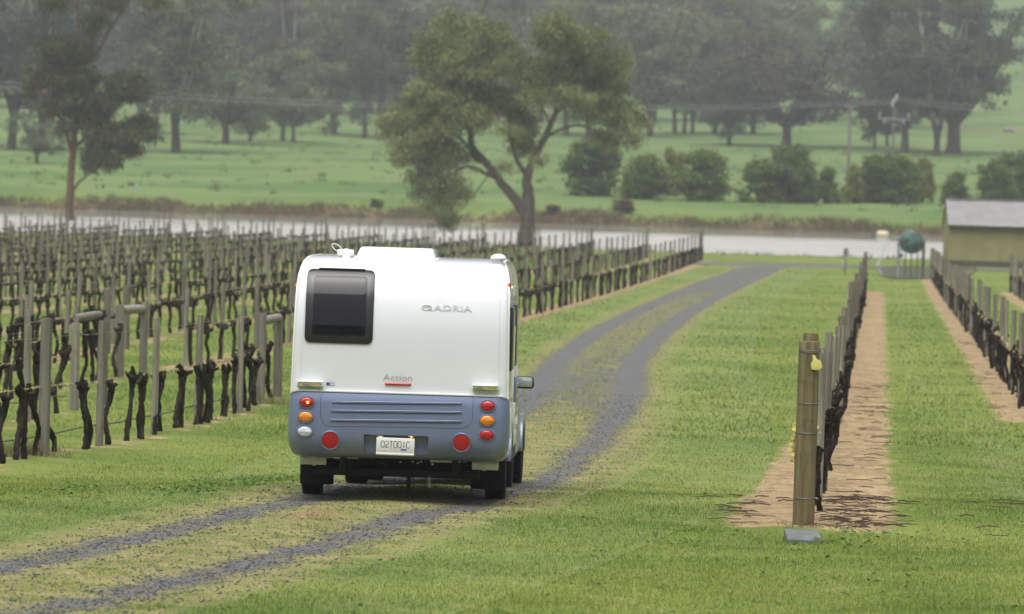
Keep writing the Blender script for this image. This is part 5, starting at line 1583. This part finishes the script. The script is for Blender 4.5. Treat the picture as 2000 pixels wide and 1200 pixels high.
T = [
 (22, 293, 390, 210, 'tall', 'bark_dark', 'leaf_far_dark', 'tall dark gum with a twisted black trunk at the far left edge of the pasture'),
 (86, 296, 400, 200, 'tall', 'bark_pale', 'leaf_far_dark', 'tall gum with several pale upright limbs left of the slim reddish-trunked tree'),
 (72, 320, 112, 92, 'spread', 'bark_dark', 'leaf_far', 'small low bushy tree in the pasture left of the slim gum'),
 (344, 299, 390, 210, 'tall', 'bark_pale', 'leaf_far', 'tall gum with pale slanting limbs right of the slim left gum'),
 (305, 262, 260, 130, 'tall', 'bark_dark', 'leaf_far_dark', 'dark-trunked gum just behind the pale-limbed one on the left'),
 (440, 281, 215, 180, 'spread', 'bark_dark', 'leaf_far', 'wide-forked tree right of the pale-limbed gum, on the left pasture'),
 (488, 276, 95, 80, 'spread', 'bark_dark', 'leaf_far', 'small slender tree right of the wide-forked one'),
 (552, 276, 215, 150, 'spread', 'bark_dark', 'leaf_far_brown', 'brown-topped tree with a forked dark trunk, left of the caravan roof'),
 (572, 279, 180, 110, 'spread', 'bark_mid', 'leaf_far', 'slim straight tree touching the brown-topped forked one'),
 (652, 263, 275, 170, 'tall', 'bark_mid', 'leaf_far', 'grey-green gum above the caravan hatch'),
 (712, 270, 275, 170, 'spread', 'bark_dark', 'leaf_far_dark', 'broad dark tree just left of the large forked gum'),
 (782, 268, 260, 150, 'tall', 'bark_dark', 'leaf_far_dark', 'dark gum half behind the left side of the large forked gum'),
 (1105, 263, 270, 150, 'tall', 'bark_mid', 'leaf_far', 'straight-trunked gum seen through the right side of the large forked gum'),
 (1150, 268, 280, 160, 'tall', 'bark_dark', 'leaf_far', 'gum with a dark trunk showing above the left end of the bush row'),
 (1270, 266, 260, 150, 'tall', 'bark_dark', 'leaf_far', 'dark-trunked gum just right of the large forked gum'),
 (1318, 262, 250, 110, 'tall', 'bark_mid', 'leaf_far', 'left one of three thin-trunked trees right of the large forked gum'),
 (1336, 261, 240, 100, 'tall', 'bark_mid', 'leaf_far', 'middle one of three thin-trunked trees right of the large forked gum'),
 (1352, 262, 240, 110, 'tall', 'bark_mid', 'leaf_far', 'right one of three thin-trunked trees right of the large forked gum'),
 (1396, 262, 190, 150, 'spread', 'bark_dark', 'leaf_far_brown', 'brownish tree behind the leaning tree right of centre'),
 (1424, 285, 170, 170, 'spread', 'bark_dark', 'leaf_far_dark', 'leaning dark tree left of the wide brown-topped tree'),
 (1535, 288, 238, 240, 'spread', 'bark_dark', 'leaf_far_brown', 'wide brown-topped tree with low limbs above the double bush'),
 (1470, 262, 240, 140, 'tall', 'bark_dark', 'leaf_far', 'gum behind the wide brown-topped tree'),
 (1708, 290, 130, 90, 'spread', 'bark_dark', 'leaf_far_dark', 'small dark tree left of the crossarm power pole'),
 (1732, 286, 130, 80, 'spread', 'bark_dark', 'leaf_far_dark', 'small dark tree right behind the crossarm power pole'),
 (1768, 298, 340, 190, 'tall', 'bark_mid', 'leaf_far_dark', 'tall dark gum right of the crossarm power pole'),
 (1828, 306, 330, 180, 'tall', 'bark_pale', 'leaf_far_dark', 'tall gum with a pale trunk left of the thick-trunked giant'),
 (1862, 300, 345, 275, 'dense', 'bark_mid', 'leaf_far_dark', 'giant dark gum with a thick trunk and overhanging crown at right'),
]
for (u, v, h, w, k, b, l, lab) in T: far_tree(u, v, h, w, k, b, l, lab, G1)
# the wood behind them, fading up the hill
G2 = 'trees of the misty wood on the hillside'
for i, u in enumerate(range(-40, 1760, 78)):
    far_tree(u + random.uniform(-22, 22), 0, random.uniform(230, 300), random.uniform(150, 200), ('tall', 'dense', 'tall', 'spread')[i % 4] if i % 4 != 3 else 'tall', ('bark_dark', 'bark_mid', 'bark_pale')[i % 3], ('leaf_far', 'leaf_far_dark', 'leaf_far_brown')[i % 3 if i % 5 else 0],
             'tree of the misty wood behind the pasture trees', G2, Y=random.uniform(960, 1060), name='woodland_tree')
for i in range(34):
    u = -60 + i * 48 + random.uniform(-25, 25)
    far_tree(u, 0, random.uniform(150, 215), random.uniform(110, 170), ('tall', 'dense')[i % 2], 'bark_dark', ('leaf_far', 'leaf_far_dark')[i % 2],
             'hazy tree high in the wood on the hillside', G2, Y=random.uniform(1150, 1420) , name='woodland_tree')

# ---- the wood behind the photographer, mirrored in the caravan's glossy back
for i in range(16):
    x = -75 + i * 10 + random.uniform(-3, 3); y = random.uniform(-75, -45)
    tm, cm, h, w = with_mats('dense' if i % 2 else 'spread', i % 2, 'bark_dark', 'leaf_far_dark')
    o = empty('woodland_tree', (x, y, zgf(x, y)), random.random() * 6); k = random.uniform(.9, 1.1) * (16 / h); o.scale = (k * 1.1, k * 1.1, k)
    link('trunk', tm, o); link('crown', cm, o); tag(o, 'dark tree of the wood behind the viewer, mirrored in the caravan window', 'tree', 'wood behind the viewer')

for i in range(15):  # unseen bush row added to keep bright grass out of the window's reflection
    x = -21 + i * 3.0 + random.uniform(-.4, .4); y = random.uniform(-16, -13)
    tm, cm, h, w = with_mats('spread', i % 3, 'bark_dark', 'leaf_far_dark')
    o = empty('unseen_reflection_bush', (x, y, zgf(x, y) - .8), random.random() * 6); o.scale = (4.6 / w, 4.6 / w, 4.6 / h)
    link('trunk', tm, o); link('crown', cm, o); tag(o, 'dark bush of the hedge behind the viewer, mirrored in the caravan window', 'bush', 'unseen bushes added for the window reflection')

# ---- bushes on the far bank
def bush_meshes(seed):
    g = random.Random(seed); B = []
    for k in range(34):
        a = g.random() * 6.28; z = g.uniform(.02, .92); r = .36 * math.sqrt(max(.05, 1 - max(0, z - .25) ** 2 / .56)) * g.uniform(.35, 1)
        B.append(((math.cos(a) * r, math.sin(a) * r, z * .90 + .03), (.17, .17, .13)))
    V, Fc, t = leaf_cloud(B, 13000, (.060, .016), .1, .05, 50, seed)
    V[:, 2] = np.maximum(V[:, 2], -.02)
    cm = np_mesh('foliage', V, Fc, M['leaf_bush'], dict(tint=t)); cm.materials.clear()
    m = MB(); g = random.Random(seed)
    for k in range(5):
        a = g.random() * 6.28; m.tube([(0, 0, -.05), (math.cos(a) * .1, math.sin(a) * .1, .25), (math.cos(a) * .25, math.sin(a) * .25, .7)], [.03, .02, .008], 5)
    return m.mesh('stem', M['bark_dark'], angle=80), cm
BM = [bush_meshes(60 + i) for i in range(5)]
_bc = {}
def bush(u, v, w, h, leaf, label, i, group='bushes planted along the far bank'):
    p = on_ground(u, v, 506, 900, .25); s = F / p.y
    sm, cm = BM[i % 5]
    if (i % 5, leaf) not in _bc:
        c = cm.copy(); c.materials.append(M[leaf]); _bc[(i % 5, leaf)] = c
    o = empty('bush', p, i * 1.7); o.scale = (w / s * 1.36, w / s * 1.36, h / s * 1.03)
    link('stem', sm, o); link('foliage', _bc[(i % 5, leaf)], o)
    tag(o, label, 'bush', group)
BL = [(1160, 383, 112, 112, 'leaf_bush_dark', 'big dark rounded bush at the left end of the bush row'),
 (1255, 389, 92, 88, 'leaf_bush', 'olive bush second from the left end of the bush row'),
 (1312, 384, 34, 92, 'leaf_bush_yellow', 'narrow yellow-topped bush between two green bushes'),
 (1362, 393, 100, 102, 'leaf_bush', 'round green bush right of the yellow-topped one'),
 (1487, 396, 76, 82, 'leaf_bush', 'left lobe bush of the double bush in mid row, lower and lighter'),
 (1535, 397, 96, 114, 'leaf_bush_dark', 'tallest dark bush of the double bush in mid row'),
 (1572, 397, 46, 72, 'leaf_bush_dark', 'small bush on the right flank of the tallest bush'),
 (1612, 398, 44, 70, 'leaf_bush', 'small pointed bush just left of the plain power pole'),
 (1668, 398, 36, 76, 'leaf_bush_yellow', 'thin yellowish bush just right of the plain power pole'),
 (1712, 397, 76, 92, 'leaf_bush_dark', 'dark bush left part of the clump below the crossarm pole'),
 (1752, 398, 84, 96, 'leaf_bush', 'lighter bush in the middle of the clump below the crossarm pole'),
 (1802, 396, 40, 88, 'leaf_bush_yellow', 'narrow yellow-green bush with russet tips at the right of the clump'),
 (1866, 400, 50, 62, 'leaf_bush_dark', 'small lone bush above the left corner of the shed'),
 (1945, 400, 70, 84, 'leaf_bush_dark', 'dark bush behind the shed roof, left one of two'),
 (1990, 400, 90, 104, 'leaf_bush_dark', 'dark bush behind the shed roof at the right edge')]
for i, b in enumerate(BL): bush(*b, i)
for i, (u, v, w, h) in enumerate(((735, 405, 24, 16), (1215, 415, 40, 26), (1080, 425, 30, 20))):
    bush(u, v, w, h, 'reed' if i else 'leaf_bush', ('low scrubby tuft on the far bank left of the large forked gum', 'brownish scrub on the far bank below the bush row', 'brown scrub on the far bank right of the large forked trunk')[i], i + 2, 'scrub on the far bank')

# ------------------------------------------------------------------ power poles and lines
M['pole'] = mat_wood('grey_pole_wood', (.14, .125, .105), (.24, .22, .19), .1)
M['insul'] = simple('pale_insulator', (.36, .38, .40), .3)
M['arm'] = simple('galvanised_crossarm', (.33, .35, .37), .45, .3)
M['cable'] = simple('aluminium_cable', (.55, .56, .57), .4, .5)
pb = on_ground(1655, 396, 506, 900, .25); s = F / pb.y
p1 = empty('power_pole', pb); hgt = 192 / s
MB().tube([(0, 0, -.5), (0, 0, hgt)], [.20, .15], 12).build('pole', M['pole'], p1)
MB().box((-.42, 0, hgt * .345), (.55, .35, .28)).build('equipment_box', M['arm'], p1, bevel=.03)
MB().box((0, -.02, hgt - .25), (1.1, .10, .10)).build('crossarm', M['arm'], p1)
tag(p1, 'plain grey timber power pole standing between bushes on the far bank', 'power pole')
q = on_ground(1645, 396, 506, 900, .25)
tag(MB().box((q.x, q.y, q.z + 1.3), (.16, .16, 3.0), taper=.8).build('marker_post', M['insul'], bevel=.02), 'pale slim post at the foot of the plain power pole', 'post')
Y2 = 590; pb2 = at_depth(1744, 300, Y2); pb2.z = zgf(pb2.x, Y2); s2 = F / Y2
top2 = at_depth(1746, 193, Y2).z - pb2.z
p2 = empty('power_pole', pb2)
MB().tube([(0, 0, -.5), (0, 0, top2)], [.17, .11], 12).build('pole', M['pole'], p2)
arm_z = at_depth(1746, 233, Y2).z - pb2.z
MB().box((0, -.16, arm_z), (3.3, .13, .14)).build('crossarm', M['arm'], p2, bevel=.015)
for x in (-1.5, 1.5):
    MB().lathe([(.05, .07), (.05, .25), (.11, .27), (.11, .34), (.07, .37), (.11, .40), (.11, .47), (.07, .5), (.10, .53), (.09, .65), (.001, .68)], 'z', c=(x, -.16, arm_z), n=12).build('insulator', M['insul'], p2)
for x in (-1.0, 1.0): MB().lathe([(.001, -.5), (.08, -.48), (.10, -.3), (.06, -.25), (.06, -.07)], 'z', c=(x, -.16, arm_z), n=10).build('insulator', M['insul'], p2)
MB().tube([(-1.0, -.12, arm_z - .05), (0, -.13, arm_z - .75)], .03, 6).build('brace', M['arm'], p2); MB().tube([(1.0, -.12, arm_z - .05), (0, -.13, arm_z - .75)], .03, 6).build('brace', M['arm'], p2)
for (x, dz) in ((-.22, -.95), (.16, -.35), (.22, -.05), (-.10, -.55)):
    MB().lathe([(.001, 0), (.10, .03), (.14, .2), (.14, .42), (.09, .5), (.001, .52)], 'z', c=(x, -.2, top2 + dz), n=12).build('insulator', M['insul'], p2)
tag(p2, 'grey power pole carrying a wide pale crossarm with insulators, right of centre', 'power pole')
def span(pts, label, rad=.022):
    c = catmull(pts, 3.0); o = MB().tube([tuple(x) for x in c], rad, 5).build('power_line', M['cable'])
    tag(o, label, 'power line', 'overhead power lines')
tp = lambda dx, dz: np.array([pb2.x + dx, Y2 - .2, pb2.z + top2 + dz])
def lv(u, v, Y): q = at_depth(u, v, Y); return np.array([q.x, q.y, q.z])
span([tp(-.2, -.5), lv(1480, 211, 586), lv(1250, 214, 582), lv(1000, 214, 578), lv(750, 209, 574), lv(500, 200, 570), lv(300, 189, 567), lv(-60, 166, 561)], 'lower overhead cable sagging across the pasture from the crossarm pole to the left edge')
span([tp(.1, -.2), lv(1480, 205, 586), lv(1250, 208, 582), lv(1000, 207, 578), lv(750, 202, 574), lv(500, 192, 570), lv(300, 181, 567), lv(-60, 156, 561)], 'upper overhead cable sagging across the pasture from the crossarm pole to the left edge', .016)
span([tp(.2, -.1), lv(1820, 207, 594), lv(1900, 214, 598), lv(2060, 226, 606)], 'lower overhead cable running from the crossarm pole to the right edge')
span([tp(.25, .1), lv(1820, 200, 594), lv(1900, 206, 598), lv(2060, 217, 606)], 'upper overhead cable running from the crossarm pole to the right edge', .016)

# ------------------------------------------------------------------ shed, tank, puddle, small things
Ys = 333
sh0 = at_depth(1852, 515, Ys); gx = sh0.x; gz = zgf(gx, Ys)
def hz_(v, u=1860): return at_depth(u, v, Ys).z - gz
shed = empty('shed', (gx, Ys, gz)); shed.rotation_euler = (0, 0, R(-.5))
M['shed_wall'] = simple('olive_render', (.27, .24, .118), .85, var=.10, scale=1.3, bump=.1)
M['shed_roof'] = simple('weathered_zinc_roof', (.30, .295, .285), .5, .15, var=.10, scale=1.5)
M['shed_base'] = simple('dark_brick_plinth', (.085, .072, .060), .9, var=.35, scale=6)
M['dark_timber'] = simple('dark_fascia', (.045, .045, .04), .7)  # dark timber colour of the fascia board
W_, D_ = 9.0, 5.0
ze, zr_ = hz_(438), hz_(390)
zb_ = .35
MB().box((W_ / 2, D_ / 2, (zb_ + ze) / 2), (W_, D_, ze - zb_)).build('wall', M['shed_wall'], shed)
MB().box((W_ / 2, D_ / 2 - .02, zb_ / 2 - .2), (W_ + .06, D_ + .08, zb_ + .396)).build('plinth', M['shed_base'], shed)
# pitched roof of corrugated sheet, ridge along x
m = MB(); n = 240; ov = .10
ridge_y = D_ / 2
for side_ in (0, 1):
    k0 = len(m.v)
    for i in range(n + 1):
        x = -ov + (W_ + 2 * ov) * i / n; c = .014 * math.cos(i * math.pi)
        y0 = -.32 if side_ == 0 else D_ + .32
        m.v.append((x, y0, ze - .06 + c)); m.v.append((x, ridge_y, zr_ + c))
    for i in range(n): a = k0 + 2 * i; m.f.append((a, a + 2, a + 3, a + 1))
rf = m.build('roof', M['shed_roof'], shed, smooth=False)
sol = rf.modifiers.new('thickness', 'SOLIDIFY'); sol.thickness = .02
MB().box((W_ / 2, ridge_y, zr_ + .03), (W_ + 2 * ov, .35, .05)).build('ridge_cap', M['shed_roof'], rf)
MB().box((W_ / 2, -.26, ze - .14), (W_ + .2, .06, .13)).build('fascia', M['dark_timber'], shed)
for x in (0.002, W_ - .002): MB().add([(x, 0.01, ze), (x, D_ - .01, ze), (x, ridge_y, zr_ - .06)], [(0, 1, 2)]).build('gable', M['shed_wall'], shed)
tag(shed, 'low olive-walled shed with a pale corrugated roof at the right edge', 'shed')

Yt = 326
tb = at_depth(1780, 520, Yt); tz = zgf(tb.x, Yt); st_ = F / Yt
tank = empty('fuel_tank', (tb.x, Yt, tz)); tank.rotation_euler = (0, 0, R(-1.5))
t = NT('blotchy_green_tank_paint'); o_ = t.obj()
c_ = t.mix(t.rng(t.noise(o_, 3.5, 5, .75), .42, .58), (.010, .036, .028, 1), (.075, .145, .115, 1))
M['tank'] = t.bsdf(c_, .45)
cz = at_depth(1780, 473, Yt).z - tz; rad = 23 / st_
MB().lathe([(.05, -.15), (rad * .5, -.12), (rad * .85, -.05), (rad, .05), (rad, 2.3), (rad * .85, 2.4), (.05, 2.5)], 'y', c=(0, 0, cz), n=32).build('drum', M['tank'], tank, angle=35)
for x in (-.72, .72):
    for y in (.2, 2.0):
        MB().box((x, y, (cz + .2) / 2 - .1), (.07, .07, cz + .2)).build('leg', M['arm'] if x < 0 else M['chassis'], tank)
for (x, y) in ((-.35, .4), (.0, .4), (.35, .4)): MB().box((x, y, (cz - rad * .9) / 2 - .1), (.06, .06, cz - rad * .9 + .2)).build('leg', M['chassis'], tank)
MB().tube([(-.8, .3, cz - rad * .75), (.8, .3, cz - rad * .75)], .04, 6).build('cradle_bar', M['arm'], tank)
MB().box((-.62, -.1, cz - rad - .12), (.20, .2, .26)).build('tap_box', M['tank'], tank, bevel=.02)
tag(tank, 'blotchy green drum tank raised on a legged metal stand by the water', 'tank')
a, b = at_depth(1733, 468, Yt - 1), at_depth(1712, 525, Yt - 2)
m = MB().tube([a, (a + b) / 2, b], .045, 8); m.tube([a, Vector((tb.x - .6, Yt + .3, a.z + .12))], .045, 8); m.tube([b, at_depth(1704, 548, Yt - 6)], .03, 6)
tag(m.build('filler_pipe', M['arm']), 'slanting grey pipe leaning beside the green tank', 'pipe')
# puddle in front of the tank
pu = [(1717, 526), (1735, 523), (1790, 522), (1850, 523), (1904, 524), (1906, 530), (1880, 544), (1840, 546), (1780, 546), (1740, 545), (1722, 540), (1714, 532)]
cen = on_ground(1810, 533, 200, 360, .25)
ring = [on_ground(u, v, 200, 360, .25) for u, v in pu]
rim = catmull([(p.x, p.y) for p in ring + [ring[0]]], .5)[:-1]
V = [(cen.x, cen.y)]; lev = 6
for k in range(1, lev + 1): V += [(cen.x + (x - cen.x) * k / lev, cen.y + (y - cen.y) * k / lev) for x, y in rim]
n = len(rim); fs = [(0, 1 + j, 1 + (j + 1) % n) for j in range(n)]
for k in range(lev - 1): fs += [(1 + k * n + j, 1 + (k + 1) * n + j, 1 + (k + 1) * n + (j + 1) % n, 1 + k * n + (j + 1) % n) for j in range(n)]
me = bpy.data.meshes.new('puddle'); me.from_pydata([(x, y, zgf(x, y) + .05) for x, y in V], [], fs); me.materials.append(M['puddle'])
tag(link('puddle', me), kind='structure')
# roadside post, buoy, white marker, far boulder and cow
pp = on_ground(1650, 533, 250, 350, .5); s = F / pp.y
rp = empty('roadside_marker', pp); rp.rotation_euler = (0, R(1), 0)
MB().box((0, 0, .55), (.10, .10, 1.5)).build('post', M['pole'], rp, bevel=.01); MB().box((-.10, .04, .38), (.14, .12, .4)).build('white_foot', M['insul'], rp, bevel=.02)
MB().box((0, -.06, 1.05), (.26, .03, .36)).build('sign_plate', M['pole'], rp)
tag(rp, 'short grey marker post with a white foot beside the far bend of the track', 'post')
Yw = 480; bw = at_depth(1724, 458, Yw); bz = WATER_Z
bo = empty('pontoon', (bw.x, Yw, bz)); bo.scale = (.85, .85, .8); bs = F / Yw
M['cream'] = simple('cream_float', (.52, .46, .30), .4)
MB().lathe([(.02, -.62), (.25, -.58), (.38, -.40), (.40, 0), (.38, .40), (.25, .58), (.02, .62)], 'x', c=(0, 0, .26), n=20).build('float', M['cream'], bo)
MB().lathe([(.02, -.15), (.2, -.1), (.22, .1), (.02, .15)], 'x', c=(-.95, 0, .22), n=14).build('end_float', simple('dark_blue_float', (.03, .05, .09), .5), bo)
tag(bo, 'cream float with a small dark float lying on the water near the green tank', 'float')
wp = on_ground(267, 377, 500, 620, .25)
w = MB().tube([(0, 0, -.1), (-.05, 0, .45), (-.10, 0, .82)], [.12, .13, .09], 10).build('white_marker', M['insul']); w.location = wp
tag(w, 'small leaning white marker standing on the far bank at left', 'marker')
cwp = on_ground(1964, 209, 700, 1400, 1); cs = F / cwp.y
def cow():
    o = empty('cow', cwp, R(12)); k = (13 / cs) / 1.38
    me = bpy.data.meshes.new('body')
    # one continuous animal grown from a jointed skeleton: seen from behind, head down grazing
    J = [(0, 0, 1.05, .30), (0, .45, 1.08, .36), (0, .95, 1.06, .34), (0, -.38, 1.06, .28), (0, -.55, 1.0, .18), (0, 1.35, 1.0, .19), (0, 1.62, .72, .15), (0, 1.80, .42, .11), (0, 1.90, .22, .08),
         (.20, .92, .68, .12), (.21, .92, .36, .075), (.21, .90, .05, .065), (-.20, .92, .68, .12), (-.21, .92, .36, .075), (-.21, .90, .05, .065),
         (.20, -.32, .70, .15), (.21, -.48, .42, .08), (.21, -.42, .05, .065), (-.20, -.32, .70, .15), (-.21, -.48, .42, .08), (-.21, -.42, .05, .065), (0, -.66, .75, .035), (0, -.66, .35, .045),
         (.16, 1.60, .80, .05), (-.16, 1.60, .80, .05)]
    E = [(0, 1), (1, 2), (0, 3), (3, 4), (2, 5), (5, 6), (6, 7), (7, 8), (2, 9), (9, 10), (10, 11), (2, 12), (12, 13), (13, 14), (3, 15), (15, 16), (16, 17), (3, 18), (18, 19), (19, 20), (4, 21), (21, 22), (6, 23), (6, 24)]
    me.from_pydata([j[:3] for j in J], E, [])
    b = link('body', me, o); b.modifiers.new('skin', 'SKIN'); b.modifiers.new('smooth', 'SUBSURF').levels = 1
    for i, d in enumerate(me.skin_vertices[0].data): d.radius = (J[i][3], J[i][3]); d.use_root = (i == 0)
    me.materials.append(M['hide'])
    o.scale = (k, k, k)
    tag(o, 'dark cow grazing on the green hillside at the far right', 'cow')
M['hide'] = simple('dark_cow_hide', (.03, .026, .024), .8)
cow()
bp_ = on_ground(1971, 258, 650, 1400, 1); bs_ = F / bp_.y
bm = bmesh.new(); bmesh.ops.create_icosphere(bm, subdivisions=3, radius=1)
for v in bm.verts: v.co = Vector((v.co.x * 11 / bs_, v.co.y * 9 / bs_, v.co.z * 7 / bs_)) * (1 + .16 * math.sin(v.co.x * 5 + v.co.y * 3) * math.cos(v.co.z * 4))
me = bpy.data.meshes.new('boulder'); bm.to_mesh(me); bm.free(); me.materials.append(simple('grey_granite', (.22, .20, .18), .9, var=.3, scale=2))
o = link('boulder', me); o.location = bp_ + Vector((0, 0, 3 / bs_)); tag(o, 'grey boulder in the hillside grass below the dark cow', 'boulder')
# concrete slab at the foot of the tagged post
a, b, c_ = on_ground(1537, 1060, 40, 70, .01), on_ground(1605, 1062, 40, 70, .01), on_ground(1537, 1044, 40, 70, .01)
sl = MB().box((0, 0, 0), (b.x - a.x, .55, .06)).build('metal_plate', simple('wet_grey_plate', (.16, .165, .17), .4, .2, var=.2), bevel=.012)
sl.location = ((a.x + b.x) / 2, a.y + .28, a.z + .03); sl.rotation_euler = (R(6), R(1), 0)
tag(sl, 'flat wet grey plate lying in the grass at the foot of the tagged end post', 'plate')

# ------------------------------------------------------------------ haze: damp drizzly air over the whole valley
t = NT('damp_air')
v = t.n('VolumePrincipled')
v.inputs['Color'].default_value = (.82, .87, .87, 1)
v.inputs['Density'].default_value = HAZE
v.inputs['Anisotropy'].default_value = .2
t.t.links.new(v.outputs[0], t.out.inputs['Volume'])
me = MB().box((10, 1175, 76), (1440, 3000, 180)).mesh('haze', t.m, smooth=False)
tag(link('haze', me), kind='stuff')
